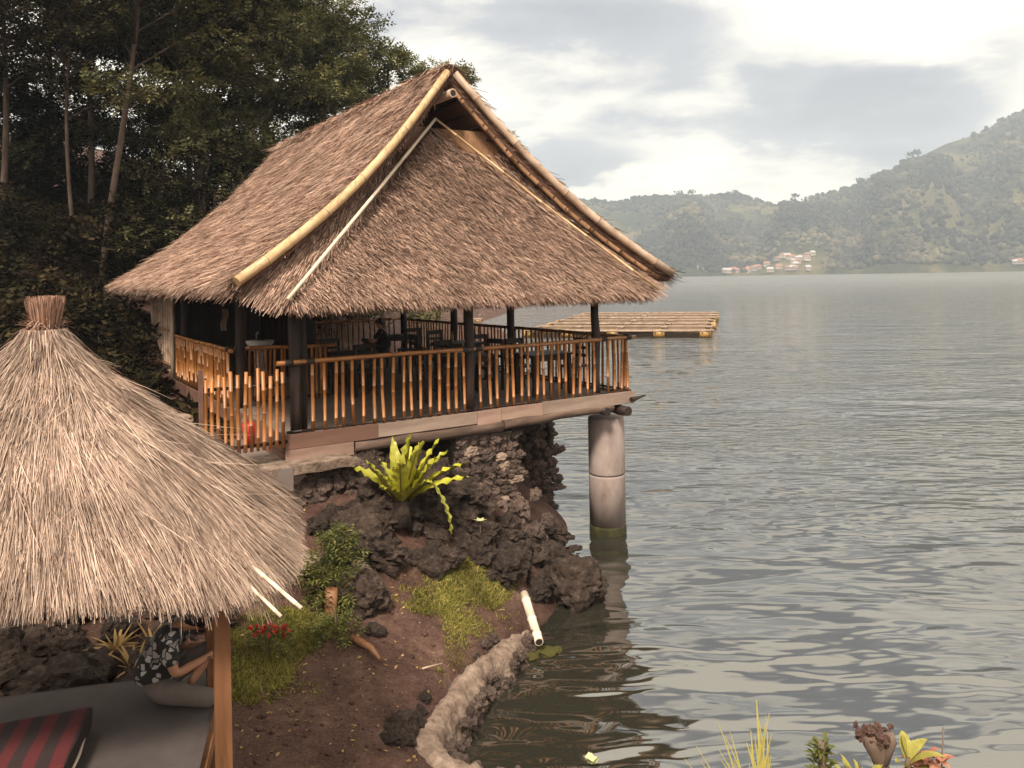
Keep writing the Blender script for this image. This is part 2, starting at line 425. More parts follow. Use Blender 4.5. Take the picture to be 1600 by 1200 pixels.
_K = _phi(np.linalg.norm(CP[:, None, :2] - CP[None, :, :2], axis=-1)) - np.eye(_n) * .02
_A = np.zeros((_n + 1, _n + 1)); _A[:_n, :_n] = _K; _A[:_n, _n] = 1; _A[_n, :_n] = 1
_w = np.linalg.solve(_A, np.append(CP[:, 2], 0))
def snoise(x, y, seed=0, octv=5, f0=.7):
    r = np.random.default_rng(seed); z = np.zeros_like(x, dtype=float); a = 1.0; f = f0
    for _ in range(octv):
        for _k in range(3):
            th, ph = r.uniform(0, 6.28), r.uniform(0, 6.28)
            z += a / 3 * np.sin(f * (x * math.cos(th) + y * math.sin(th)) * r.uniform(.8, 1.25) + ph)
        a *= .55; f *= 2.03
    return z
def ground(x, y):
    x = np.atleast_1d(np.asarray(x, float)); y = np.atleast_1d(np.asarray(y, float))
    d = np.hypot(x[:, None] - CP[None, :, 0], y[:, None] - CP[None, :, 1])
    z = _phi(d) @ _w[:_n] + _w[_n]
    return z + snoise(x, y, 3, 5, 1.1) * .05
def gz(x, y): return float(ground(x, y)[0])
def warp_axis(lo, hi, c0, c1, fine, grow):
    a = list(np.arange(c0, c1, fine)); s = fine
    while a[-1] < hi: s *= grow; a.append(a[-1] + s)
    s = fine; b = [c0]
    while b[-1] > lo: s *= grow; b.append(b[-1] - s)
    return np.array(b[:0:-1] + a)
gx = warp_axis(-140, 60, -6, 5, .075, 1.09); gy = warp_axis(-60, 150, 3.5, 14, .075, 1.09)
GX, GY = np.meshgrid(gx, gy)
GZ = np.concatenate([ground(GX.ravel()[i:i + 20000], GY.ravel()[i:i + 20000]) for i in range(0, GX.size, 20000)])
nx, ny = len(gx), len(gy)
ii = (np.arange(ny - 1)[:, None] * nx + np.arange(nx - 1)[None]).ravel()
m = bpy.data.materials.new('soil'); nt, p, o_ = nodes(m)
f1 = noise_node(nt, 1.1, 8, .65); f2 = noise_node(nt, 9, 8, .7); f3 = noise_node(nt, 38, 6, .7)
c = ramp_node(nt, [(.36, (.030, .013, .010)), (.48, (.062, .030, .022)), (.56, (.095, .050, .037)), (.66, (.17, .105, .08))], mth(nt, 'ADD', mth(nt, 'MULTIPLY', f1, .6), mth(nt, 'MULTIPLY', f2, .4)))
c = mixc(nt, mth(nt, 'MULTIPLY', mth(nt, 'SUBTRACT', f3, .5), 2.0, True), c, (.20, .14, .11))
nt.links.new(c, p.inputs['Base Color']); p.inputs['Roughness'].default_value = .9; p.inputs['Specular IOR Level'].default_value = .2
add_bump(nt, p, mth(nt, 'ADD', f2, mth(nt, 'MULTIPLY', f3, .6)), .8, .04)
M['soil'] = m
obj('ground', np_mesh('ground', np.stack([GX.ravel(), GY.ravel(), GZ], -1), np.stack([ii, ii + 1, ii + nx + 1, ii + nx], -1), mats=[m], smooth=True), kind='structure')

# ------------------------------------------------------------------ lake
WAVE_CALM = .42
wm = bpy.data.materials.new('lake_water'); nt, p, o_ = nodes(wm)
p.inputs['Base Color'].default_value = (.024, .022, .016, 1); p.inputs['Roughness'].default_value = .04
p.inputs['IOR'].default_value = 3.0; p.inputs['Specular IOR Level'].default_value = .5
# wave height as a node group, sampled three times for the slope, so that far waves keep their tilt
wg = bpy.data.node_groups.new('wave_height', 'ShaderNodeTree')
wg.interface.new_socket('Position', in_out='INPUT', socket_type='NodeSocketVector'); wg.interface.new_socket('Height', in_out='OUTPUT', socket_type='NodeSocketFloat')
gi, go = wg.nodes.new('NodeGroupInput'), wg.nodes.new('NodeGroupOutput')
def wv(scale, st, rot, detail=2, rough=.5, dist=.3):
    mp = wg.nodes.new('ShaderNodeMapping'); mp.inputs['Scale'].default_value = st; mp.inputs['Rotation'].default_value = (0, 0, rot)
    wg.links.new(gi.outputs[0], mp.inputs[0])
    return noise_node(wg, scale, detail, rough, vec=mp.outputs[0], dist=dist)
ln = wg.nodes.new('ShaderNodeVectorMath'); ln.operation = 'LENGTH'; wg.links.new(gi.outputs[0], ln.inputs[0])
mr = wg.nodes.new('ShaderNodeMapRange'); mr.inputs[1].default_value = 8; mr.inputs[2].default_value = 32; mr.inputs[3].default_value = WAVE_CALM; mr.inputs[4].default_value = 1.25
mr.interpolation_type = 'SMOOTHSTEP'; wg.links.new(ln.outputs['Value'], mr.inputs[0])
lane = wg.nodes.new('ShaderNodeMapRange'); lane.inputs[1].default_value = .38; lane.inputs[2].default_value = .62; lane.inputs[3].default_value = .35; lane.inputs[4].default_value = 1.5
wg.links.new(wv(.055, (1, 2.8, 1), rad(-18), 2, .5, .8), lane.inputs[0])
h = mth(wg, 'MULTIPLY', mth(wg, 'MULTIPLY', wv(1.6, (1, 2.6, 1), rad(12), 1, .4, .35), .080), mth(wg, 'MULTIPLY', mr.outputs[0], lane.outputs[0]))
h = mth(wg, 'ADD', h, mth(wg, 'MULTIPLY', wv(.60, (1, 2.6, 1), rad(-26), 1, .4, .5), .085))
h = mth(wg, 'ADD', h, mth(wg, 'MULTIPLY', wv(.20, (1, 2.8, 1), rad(-32), 1, .4, .6), .17))
mr3 = wg.nodes.new('ShaderNodeMapRange'); mr3.inputs[1].default_value = 40; mr3.inputs[2].default_value = 250; mr3.inputs[3].default_value = 1.0; mr3.inputs[4].default_value = 3.0
wg.links.new(ln.outputs['Value'], mr3.inputs[0])
wg.links.new(mth(wg, 'MULTIPLY', h, mr3.outputs[0]), go.inputs[0])
geo = nt.nodes.new('ShaderNodeNewGeometry'); hs_ = []
for off in ((0, 0, 0), (.03, 0, 0), (0, .03, 0)):
    va = nt.nodes.new('ShaderNodeVectorMath'); va.operation = 'ADD'; va.inputs[1].default_value = off; nt.links.new(geo.outputs['Position'], va.inputs[0])
    g_ = nt.nodes.new('ShaderNodeGroup'); g_.node_tree = wg; nt.links.new(va.outputs[0], g_.inputs[0]); hs_.append(g_.outputs[0])
cn = nt.nodes.new('ShaderNodeCombineXYZ')
nt.links.new(mth(nt, 'MULTIPLY', mth(nt, 'SUBTRACT', hs_[0], hs_[1]), 1 / .03), cn.inputs[0]); nt.links.new(mth(nt, 'MULTIPLY', mth(nt, 'SUBTRACT', hs_[0], hs_[2]), 1 / .03), cn.inputs[1])
va = nt.nodes.new('ShaderNodeVectorMath'); va.operation = 'ADD'; nt.links.new(geo.outputs['Normal'], va.inputs[0]); nt.links.new(cn.outputs[0], va.inputs[1])
vn = nt.nodes.new('ShaderNodeVectorMath'); vn.operation = 'NORMALIZE'; nt.links.new(va.outputs[0], vn.inputs[0]); nt.links.new(vn.outputs[0], p.inputs['Normal'])
ld = nt.nodes.new('ShaderNodeVectorMath'); ld.operation = 'LENGTH'; nt.links.new(geo.outputs['Position'], ld.inputs[0])
mr2 = nt.nodes.new('ShaderNodeMapRange'); mr2.inputs[1].default_value = 60; mr2.inputs[2].default_value = 420; mr2.inputs[3].default_value = .04; mr2.inputs[4].default_value = .38
nt.links.new(ld.outputs['Value'], mr2.inputs[0]); nt.links.new(mr2.outputs[0], p.inputs['Roughness'])
M['water'] = wm
wx = warp_axis(-900, 1700, -6, 14, .25, 1.06); wy = warp_axis(-120, 1750, 5, 26, .25, 1.06)
WX, WY = np.meshgrid(wx, wy); nx, ny = len(wx), len(wy)
amp = np.clip(1.2 - np.hypot(WX, WY) / 90, 0, 1) * .020
WZ = amp * (np.sin(.35 * WX * 2 - WY * 2.1 * .9 + 1.2 * snoise(WX, WY, 8, 3, .35)) + .6 * np.sin(1.9 * WX + 1.2 * WY + 1.5 * snoise(WX, WY, 9, 3, .4)))
ii = (np.arange(ny - 1)[:, None] * nx + np.arange(nx - 1)[None]).ravel()
obj('lake_water', np_mesh('lake_water', np.stack([WX.ravel(), WY.ravel(), WZ.ravel()], -1), np.stack([ii, ii + 1, ii + nx + 1, ii + nx], -1), mats=[wm], smooth=True), kind='structure')

# ------------------------------------------------------------------ hills across the lake
RIDGE = [(-500, 250), (200, 262), (500, 290), (800, 306), (925, 306), (960, 309), (1000, 302), (1020, 299), (1100, 299), (1140, 296), (1165, 298), (1190, 309), (1232, 313), (1260, 303), (1290, 294),
         (1330, 286), (1360, 270), (1400, 262), (1420, 246), (1480, 216), (1540, 196), (1600, 165), (1700, 135), (1900, 110), (2400, 140), (4000, 200)]
TA = np.array([(x - 800) / 1246 for x, _ in RIDGE]); TE = np.array([(431 - (x - 800) * .018 - y) / 1246 for x, y in RIDGE])
nth, nk = 420, 120
th = np.linspace(math.atan(TA[0]), math.atan(TA[-1]), nth); kk = np.linspace(0, 1.5, nk)
shore = 880 + 40 * np.sin(th * 9) - 120 * np.clip((th - .35) * 2, 0, 1)
TH, KK = np.meshgrid(th, kk); SH = np.broadcast_to(shore, TH.shape)
depth_ = SH + KK * 430                               # distance along +Y
tt = np.tan(TH)
Hr = np.interp(np.tan(TH), TA, TE) * (SH + 430) - 6.0
prof = np.where(KK < 1, np.clip(KK, 0, 1) ** 1.05 * (1.18 - .18 * KK), 1 - (KK - 1) * .9)
HX, HY = tt * depth_, depth_
spur = snoise(TH * 60, KK * 1.2, 21, 5, .8)
HZ = Hr * prof + EYE * (KK > .02) * .3 + spur * 38 * np.sin(np.pi * np.clip(KK, 0, 1)) + snoise(HX / 60, HY / 60, 5, 5, 1.0) * 5 * np.clip(KK * 4, 0, 1) * np.clip(np.abs(1 - KK) * 4, .25, 1)
HZ = np.where(KK < .02, -2, np.maximum(HZ, .4))
hm = bpy.data.materials.new('hillside'); nt, p, o_ = nodes(hm)
f1 = noise_node(nt, .012, 8, .62, dist=.4); f2 = noise_node(nt, .10, 7, .7)
mixf = mth(nt, 'ADD', mth(nt, 'MULTIPLY', f1, .75), mth(nt, 'MULTIPLY', f2, .25))
c = ramp_node(nt, [(.36, (.018, .024, .012)), (.5, (.040, .044, .020)), (.57, (.12, .10, .045)), (.68, (.20, .15, .075))], mixf)  # green to dry yellow slopes; dappled cloud light is put into this colour too
nt.links.new(c, p.inputs['Base Color']); p.inputs['Roughness'].default_value = .95; p.inputs['Specular IOR Level'].default_value = .1
add_bump(nt, p, f2, 1.0, 6.0)
ii = (np.arange(nk - 1)[:, None] * nth + np.arange(nth - 1)[None]).ravel()
obj('hills', np_mesh('hills', np.stack([HX.ravel(), HY.ravel(), HZ.ravel()], -1), np.stack([ii, ii + 1, ii + nth + 1, ii + nth], -1), mats=[hm], smooth=True), kind='structure')
# wood on the hillside, reads as one mass
fm = bpy.data.materials.new('far_leaves'); nt, p, o_ = nodes(fm)
g = nt.nodes.new('ShaderNodeNewGeometry')
f1 = noise_node(nt, .016, 6, .6)
cA = ramp_node(nt, [(.010, .011, .011), (.020, .020, .017), (.033, .031, .024)], g.outputs['Random Per Island'])
cB = ramp_node(nt, [(.055, .049, .030), (.105, .088, .050), (.17, .138, .078)], g.outputs['Random Per Island'])
c = mixc(nt, mth(nt, 'MULTIPLY', mth(nt, 'SUBTRACT', f1, .50), 7.0, True), cA, cB)  # noise paints sunlit patches into the forest colour
nt.links.new(c, p.inputs['Base Color']); p.inputs['Roughness'].default_value = .9; p.inputs['Specular IOR Level'].default_value = .1
bm = bmesh.new(); bmesh.ops.create_icosphere(bm, subdivisions=1, radius=1.0)
TVb = np.array([v.co[:] for v in bm.verts]); TFb = np.array([[v.index for v in f.verts] for f in bm.faces]); bm.free()
nF = 24000
fi = np.where((np.tan(th) > .02) & (np.tan(th) < .95))[0]
cx = rng.integers(fi[0], fi[-1], nF); ck = rng.integers(3, int(nk * .70), nF)
wood = snoise(HX / 45, HY / 45, 33, 4, 1.0)
px_, py_, pz_ = HX[ck, cx] + rng.normal(0, 4, nF), HY[ck, cx] + rng.normal(0, 3, nF), HZ[ck, cx]
vil = (ck < 14) & (np.abs(px_ / py_ - (1225 - 800) / 1246) < .05)
keep = ~vil & (wood[ck, cx] + rng.normal(0, .35, nF) > -.75 + KK[ck, cx] * .7)
S = np.stack([rng.uniform(1.6, 4.6, nF)] * 3, -1) * rng.uniform(.7, 1.2, (nF, 3)); P = np.stack([px_, py_, pz_ + S[:, 2] * .4], -1)[keep]
V, Q = scatter_template(TVb, TFb, P, rand_rot(len(P)), S[keep])
tag(obj('far_forest', np_mesh('far_forest', V, tris=Q, mats=[fm])), 'hazy green forest covering the hills across the lake', 'forest', kind='stuff')
# a few lone trees on the ridge
def ridge_tree(px, k, s, label):
    i = int(np.argmin(np.abs(np.tan(th) - (px - 800) / 1246))); j = int(np.argmax(HZ[:90, i] / HY[:90, i]))
    t = thing('ridge_tree', label, 'tree', (HX[j, i], HY[j, i], HZ[j, i] - 1), group='lone trees along the far ridge')
    b = MB(); b.tube([(0, 0, 0), (.4, 0, s * .55)], [.5, .3], 6); obj('trunk', b.mesh('ridge_trunk', M['bark']), t)
    n = 26; P = np.stack([rng.normal(0, s * .3, n), rng.normal(0, s * .25, n), s * .75 + rng.normal(0, s * .16, n)], -1)
    V, Q = scatter_template(TVb, TFb, P, rand_rot(n), np.stack([rng.uniform(.9, 2.0, n)] * 3, -1)); obj('crown', np_mesh('ridge_crown', V, tris=Q, mats=[fm]), t)
for px, k, s, lb in ((1065, 0, 11, 'lone thin tree on the flat top of the far left hill'), (1085, 0, 12, 'taller lone tree on the flat hilltop, left of the dip'), (1152, 0, 9, 'small round tree on the knoll before the dip in the ridge'),
                     (1246, 0, 9, 'small tree at the lowest dip of the far ridge'), (1425, 0, 13, 'dark bushy tree on the step of the right hill skyline'), (1436, 0, 12, 'second dark tree on the step of the right hill skyline'), (1350, 0, 9, 'little tree where the right hill starts to climb')):
    ridge_tree(px, k, s, lb)
# ------------------------------------------------------------------ far village
wallc = [pmat('house_wall_white', [(.27, .23, .20), (.38, .33, .29)], .3, .8), pmat('house_wall_pink', [(.36, .25, .21), (.46, .34, .29)], .3, .8), pmat('house_wall_tan', [(.42, .35, .28), (.5, .42, .35)], .3, .8)]
roofc = [pmat('house_roof_red', [(.26, .10, .07), (.34, .16, .11)], .5, .8), pmat('house_roof_brown', [(.2, .11, .08), (.26, .16, .12)], .5, .8), pmat('house_roof_tin', [(.34, .31, .29), (.42, .39, .37)], .5, .5)]
def house_mesh(w, d, h, wm_):
    b = MB(); b.box((0, 0, h / 2), (w, d, h)); return b.mesh('house_wall', wm_)
def roof_mesh(w, d, h, rm):
    b = MB(); x, y = w / 2 + .5, d / 2 + .5
    b.add([(-x, -y, h), (x, -y, h), (x, y, h), (-x, y, h), (-x * .75, 0, h + 2.2), (x * .75, 0, h + 2.2)], [(0, 1, 5, 4), (2, 3, 4, 5), (1, 2, 5), (3, 0, 4), (3, 2, 1, 0)])
    return b.mesh('house_roof', rm)
win_b = MB(); win_b.box((0, 0, 0), (1.1, .1, 1.2)); win_me = win_b.mesh('house_window', M['dark_wood'])
hv = []
for i in range(34):
    px = rng.uniform(1172, 1278) if i < 24 else (rng.uniform(1085, 1170) if i < 30 else rng.uniform(1560, 1620))
    k = rng.uniform(.025, .11) if i < 24 else rng.uniform(.022, .035)
    a = int(np.argmin(np.abs(np.tan(th) - (px - 800) / 1246))); j = int(np.argmin(np.abs(kk - k)))
    x, y, z = HX[j, a] + rng.normal(0, 1), HY[j, a], HZ[j, a]
    w, d, h = rng.uniform(5, 8.5), rng.uniform(5, 7), rng.uniform(2.8, 4.4)
    lab = ('pale house with a pitched roof in the village at the foot of the far hills' if i < 24 else 'pale house strung along the far shore left of the village' if i < 30 else 'pale house on the far shore at the right edge')
    t = thing('village_house', lab, 'house', (x, y, z - .6), rng.uniform(-.4, .4), 'houses on the far shore')
    obj('wall', house_mesh(w, d, h, wallc[i % 3]), t); obj('roof', roof_mesh(w, d, h, roofc[(i * 7 // 3) % 3]), t)
    for q in (-.28, .1, .32):
        obj('window', win_me, t, (q * w, -d / 2 - .03, h * .55))

# ------------------------------------------------------------------ fish farm rafts
M['raft_bamboo'] = pmat('raft_bamboo', [(.16, .105, .075), (.30, .21, .155), (.42, .31, .235)], 2, .7)
M['raft_net'] = pmat('raft_net', [(.10, .065, .04), (.24, .16, .10)], 1.2, .9)
M['barrel'] = pmat('barrel', [(.24, .13, .03), (.38, .22, .06)], 2, .45)
M['red_cloth'] = pmat('red_cloth', [(.30, .012, .012), (.45, .03, .03)], 8, .8)
M['sack'] = pmat('sack', [(.50, .42, .33), (.68, .58, .46)], 3, .9)
bb = MB(); bb.tube([(-.42, 0, 0), (-.40, 0, 0), (-.2, 0, 0), (-.17, 0, 0), (.17, 0, 0), (.2, 0, 0), (.40, 0, 0), (.42, 0, 0)], [.24, .28, .29, .31, .31, .29, .28, .24], 12)
barrel_me = bb.mesh('barrel', M['barrel'])
def raft(name, label, x0, y0, w, d, rows, rz):
    t = thing(name, label, 'raft', (x0, y0, 0), rz)
    for r in range(rows):
        y = d * r / (rows - 1)
        for q, dz in ((-.35, 0), (.0, .02), (.35, .0)):
            b = MB(); b.tube([(rng.uniform(-.6, .3), y + q, .46 + dz), (w * .5, y + q + rng.normal(0, .05), .44 + dz), (w + rng.uniform(-.3, .8), y + q, .46 + dz)], .08, 6); obj('bamboo_pole', b.mesh('raft_pole', M['raft_bamboo']), t)
        b = MB(); b.box((w / 2, y, .54), (w, .22, .05)); obj('walkway_plank', b.mesh('raft_plank', M['raft_bamboo']), t)
    for c in range(5):
        x = w * c / 4
        for q in (-.25, .25):
            b = MB(); b.tube([(x + q, -.5, .34), (x + q, d + .5, .34)], .06, 6); obj('cross_pole', b.mesh('raft_cross', M['raft_net']), t)
    for r in range(rows - 1):
        b = MB()
        for c in range(4):
            xa, xb, ya, yb = w * c / 4 + .3, w * (c + 1) / 4 - .3, d * r / (rows - 1) + .4, d * (r + 1) / (rows - 1) - .4
            b.box(((xa + xb) / 2, ya, .2), (xb - xa, .04, .6)); b.box(((xa + xb) / 2, yb, .2), (xb - xa, .04, .6)); b.box((xa, (ya + yb) / 2, .2), (.04, yb - ya - .1, .6)); b.box((xb, (ya + yb) / 2, .2), (.04, yb - ya - .1, .6))
        obj('net', b.mesh('raft_net', M['raft_net']), t, kind='stuff')
    for r in range(rows):
        for c in range(5):
            if (r * 5 + c) % 7 == 6: continue
            obj('float_barrel', barrel_me, t, (w * c / 4 + rng.normal(0, .15), d * r / (rows - 1) + (-.15 if r == 0 else 0), .22), (0, 0, rng.uniform(-.3, .3)), .95)
    return t
rf = raft('fish_farm_raft', 'large bamboo fish farm raft on yellow barrels, right of the pavilion roof edge', 1.0, 61, 13.4, 26, 7, -0.27)
fb = MB(); fb.tube([(0, 0, 0), (0, 0, 1.9)], .03, 6)
fp = thing('flag_pole', 'thin pole with a small red flag standing on the fish farm raft', 'flag', (8.9, 86, .4))
obj('pole', fb.mesh('flag_pole', M['raft_bamboo']), fp); fb = MB(); fb.box((.3, 0, 1.68), (.6, .02, .4)); obj('flag', fb.mesh('flag', M['red_cloth']), fp)
rf2 = raft('fish_farm_raft', 'farther pale fish farm raft seen through the open pavilion', -12.5, 78, 9, 16, 3, 0.05)
sk_me = rock_mesh('sack', 3, M['sack'], 3, .2, .6)
for i, (dx, lb) in enumerate(((1.2, 'pale feed sack at the left of the far raft'), (4.2, 'yellowish feed sack in the middle of the far raft'), (6.3, 'rounded feed sack at the right end of the far raft'))):
    s = obj('feed_sack', sk_me, None, (-12.5 + dx, 78.2, 1.0), (0, 0, i), (.9, .6, .7)); tag(s, lb, 'sack', 'sacks on the far raft')

# ------------------------------------------------------------------ the thatched pavilion over the lake
FL = 2.53                                   # floor height
PHI = math.atan2(.547, .837)
pav = thing('thatched_pavilion', 'large bamboo pavilion with a steep thatched roof on the lake edge', 'pavilion', (-3.1, 10.8, FL), PHI)
W, LEN, XM = 6.2, 9.6, 3.1
# roof profile from ridge (r=0) to eave: (run, height over floor)
ZR, ZE = 5.56, 2.08
PROF = [(0, 0), (.30, .155), (.52, .335), (.70, .505), (.84, .665), (1.0, 1.0)]      # (drop fraction, run fraction) set below
def profile_right(t):
    t = np.asarray(t, float)
    return np.interp(t, [0, .2, .4, .6, .75, .88, 1], [0, .165, .338, .525, .69, .84, 1.0]), np.interp(t, [0, .2, .4, .6, .75, .88, 1], [0, .215, .425, .62, .765, .885, 1.0])
def profile(t):
    """t 0..1 from ridge to eave -> run fraction, drop fraction; steep above, flaring below"""
    t = np.asarray(t, float)
    run = np.interp(t, [0, .2, .4, .6, .75, .88, 1], [0, .150, .310, .490, .655, .822, 1.0])
    drop = np.interp(t, [0, .2, .4, .6, .75, .88, 1], [0, .220, .435, .640, .785, .90, 1.0])
    return run, drop
RUN = 3.84
YF0, YF1 = .92, -.28                        # front verge: ridge end, eave end
YB0, YB1 = 10.1, 11.4
def roof_pt(side, t, q):
    run, drop = profile_right(t)
    y0 = YF0 + (YF1 - YF0) * run; y1 = YB0 + (YB1 - YB0) * run
    x = XM + side * run * RUN
    return np.stack([x, y0 + (y1 - y0) * np.asarray(q, float), (ZR + (ZE - ZR) * drop)], -1)
def roof_frame(side, t):
    d = .02
    a, b = roof_pt(side, np.clip(t - d, 0, 1), np.full_like(t, .5)), roof_pt(side, np.clip(t + d, 0, 1), np.full_like(t, .5))
    T = vnorm(b - a); T[:, 1] = 0; T = vnorm(T)
    N = np.stack([-T[:, 2] * side, np.zeros(len(t)), T[:, 0] * side], -1)
    N = np.where(N[:, 2:3] < 0, -N, N)
    return T, N
# solid thatch body, 14 cm thick
def slab(ptfun, nt_, nq_, thick, mat, name):
    tq = [(i / nt_, j / nq_) for i in range(nt_ + 1) for j in range(nq_ + 1)]
    t = np.array([a for a, _ in tq]); q = np.array([b for _, b in tq])
    Pt, Nn = ptfun(t, q)
    top = Pt + Nn * 0.0; bot = Pt - Nn * thick
    V = np.concatenate([top, bot]); n = len(top); Q = []
    w_ = nq_ + 1
    for i in range(nt_):
        for j in range(nq_):
            a = i * w_ + j; Q += [[a, a + 1, a + w_ + 1, a + w_], [n + a, n + a + w_, n + a + w_ + 1, n + a + 1]]
    for i in range(nt_):
        a, b = i * w_, (i + 1) * w_; Q += [[a, b, n + b, n + a]]
        a, b = i * w_ + nq_, (i + 1) * w_ + nq_; Q += [[a, n + a, n + b, b]]
    for j in range(nq_):
        a = j; Q += [[a, n + a, n + a + 1, a + 1]]
        a = nt_ * w_ + j; Q += [[a, a + 1, n + a + 1, n + a]]
    return np_mesh(name, V, quads=Q, mats=[mat], smooth=False)
roofs = {}
for side in (-1, 1):
    def f(t, q, side=side):
        Pq = roof_pt(side, t, q); T, N = roof_frame(side, t)
        return Pq, N
    roofs[side] = obj('roof', slab(f, 14, 24, .13, M['thatch_base'], 'roof_body'), pav)
def thatch_slope(side, n, w, L0, L1, seed):
    rg = np.random.default_rng(seed)
    t = rg.uniform(0, 1, n); t = np.round(t * 26) / 26 + rg.normal(0, .33, n) / 26; t = np.clip(t, 0, .985)
    q = rg.uniform(-.004, 1.004, n)
    Pq = roof_pt(side, t, q); T, N = roof_frame(side, t)
    clump = snoise(Pq[:, 1], t * 5, 4, 4, 2.2)[:, None]
    D = T + np.stack([np.zeros(n), .14 * clump[:, 0] + rg.normal(0, .36, n), np.zeros(n)], -1)
    front = np.clip(1 - q * 12, 0, 1)[:, None] * rg.uniform(0, 1.1, (n, 1))
    D = D + front * np.array([0, -.75, 0])
    Pq = Pq + N * (rg.uniform(.0, .05, (n, 1)) + .02 * np.maximum(clump, -.5))
    L = rg.uniform(L0, L1, n)
    lift = rg.normal(.045, .035, n)
    return ribbons(Pq, D, N, L, rg.uniform(.6, 1.3, n) * w, 2, lift, rg.uniform(0, .02, n), .4, rg)
def eave_fringe(side, n, seed):
    rg = np.random.default_rng(seed)
    t = rg.uniform(.965, 1.0, n); q = rg.uniform(-.003, 1.003, n)
    Pq = roof_pt(side, t, q); T, N = roof_frame(side, t); Pq = Pq - N * rg.uniform(-.03, .13, (n, 1))
    D = T + np.stack([np.zeros(n), rg.normal(0, .28, n), rg.normal(-.1, .15, n)], -1)
    return ribbons(Pq, D, N, rg.uniform(.08, .26, n), .014, 2, 0, .03, .4, rg)
def verge_fringe(side, n, seed, yout):
    rg = np.random.default_rng(seed)
    t = rg.uniform(0, 1, n); q = np.zeros(n) + (0 if yout < 0 else 1)
    Pq = roof_pt(side, t, q); T, N = roof_frame(side, t); Pq = Pq - N * rg.uniform(-.06, .12, (n, 1)); Pq[:, 1] += -yout * .05
    D = T * rg.uniform(.5, 1.1, (n, 1)) + np.array([0, yout, 0]) * rg.uniform(.25, .9, (n, 1)) + rg.normal(0, .12, (n, 3))
    return ribbons(Pq, D, N, rg.uniform(.08, .24, n), .015, 2, rg.normal(0, .02, n), .02, .4, rg)
V, Q = join_arrays([thatch_slope(-1, 88000, .0115, .14, .40, 1), eave_fringe(-1, 6000, 2), verge_fringe(-1, 2600, 3, -1), verge_fringe(-1, 600, 4, 1)])
obj('roof_straw', np_mesh('roof_straw', V, quads=Q, mats=[M['straw_main']]), pav, kind='stuff')
V, Q = join_arrays([thatch_slope(1, 15000, .026, .22, .55, 11), eave_fringe(1, 4000, 12), verge_fringe(1, 3400, 13, -1), verge_fringe(1, 400, 14, 1)])
obj('roof_straw', np_mesh('roof_straw', V, quads=Q, mats=[M['straw_main']]), pav, kind='stuff')
# ridge cap: straw bundled over the ridge
rg = np.random.default_rng(31); n = 5200
yy = rg.uniform(YF0 - .12, YB0 + .1, n); sd = rg.choice([-1, 1], n)
P = np.stack([XM + rg.normal(0, .05, n), yy, ZR + .07 + rg.normal(0, .025, n)], -1)
D = np.stack([sd * rg.uniform(.4, 1, n), rg.normal(0, .5, n), rg.uniform(-.9, -.2, n)], -1); N = np.tile([0, 0, 1.0], (n, 1)) + D * 0 + np.stack([sd * .5, 0 * sd, 0 * sd], -1)
V, Q = ribbons(P, D, vnorm(N), rg.uniform(.15, .42, n), .017, 2, .03, .03, .4, rg)
obj('ridge_straw', np_mesh('ridge_straw', V, quads=Q, mats=[M['straw_main']]), pav, kind='stuff')
b = MB(); b.tube([(XM, YF0 - .02, ZR - .02), (XM, YB0, ZR - .02)], [.10, .10], 10); obj('ridge_roll', b.mesh('ridge_roll', M['thatch_base']), pav)

# front skirt under the gable
AP = np.array([XM - .10, 1.36, 4.66]); BL = np.array([-.14, -.50, 1.79]); BR = np.array([6.32, -.50, 1.76])
def skirt_pt(t, q):
    t = np.asarray(t)[:, None]; q = np.asarray(q)[:, None]
    sag = np.sin(np.pi * q) * 0
    Pq = AP * (1 - t) + (BL * (1 - q) + BR * q) * t
    Pq = Pq + np.array([0, .12, -.10]) * (np.sin(np.pi * t))          # slight hollow
    return Pq
NS = vnorm(np.cross(BR - BL, AP - BL)[None])[0]; NS = NS if NS[1] < 0 else -NS
def fs(t, q): return skirt_pt(t, q), np.tile(NS, (len(t), 1))
obj('gable_skirt', slab(fs, 10, 16, .10, M['thatch_base'], 'skirt_body'), pav)
def ruled_pt(side, t, q):
    """between the hip strip (q=0) and just under the verge (q=1)"""
    t = np.asarray(t, float); q = np.asarray(q, float)[:, None]
    tv = .235 + .755 * t
    run, drop = profile_right(tv)
    Vv = np.stack([XM + side * (run * RUN - .10), YF0 + (YF1 - YF0) * run + .22, ZR + (ZE - ZR) * drop - .10], -1)
    Hh = AP * (1 - t[:, None]) + (BL if side < 0 else BR) * t[:, None]
    Hh = Hh + np.array([0, .10, -.05]) * np.sin(np.pi * t)[:, None]
    return Hh * (1 - q) + Vv * q
def fr(side):
    def f(t, q):
        P = ruled_pt(side, t, q); d = .02
        a = ruled_pt(side, np.clip(t + d, 0, 1), q) - ruled_pt(side, np.clip(t - d, 0, 1), q); b = ruled_pt(side, t, np.clip(q + d, 0, 1)) - ruled_pt(side, t, np.clip(q - d, 0, 1))
        N = vnorm(np.cross(a, b)); N = np.where(N[:, 1:2] > 0, -N, N); return P, N
    return f
for side in (-1, 1): obj('skirt_return', slab(fr(side), 14, 4, .06, M['mat_weave'] if side > 0 else M['thatch_base'], 'return_body'), pav)
rg = np.random.default_rng(41); n = 56000
t = np.sqrt(rg.uniform(0.002, 1, n)); q = rg.uniform(0, 1, n); t = np.clip(np.round(t * 15 + .9 * snoise(q * 6, t * 2, 18, 3, 1.0) + rg.normal(0, .2, n)) / 15 + rg.normal(0, .3, n) / 15 - .9 / 15 * snoise(q * 6, t * 2, 18, 3, 1.0) - .015, .01, .985)
P = skirt_pt(t, q); dn = vnorm((BL + BR)[None] / 2 - AP[None])[0]
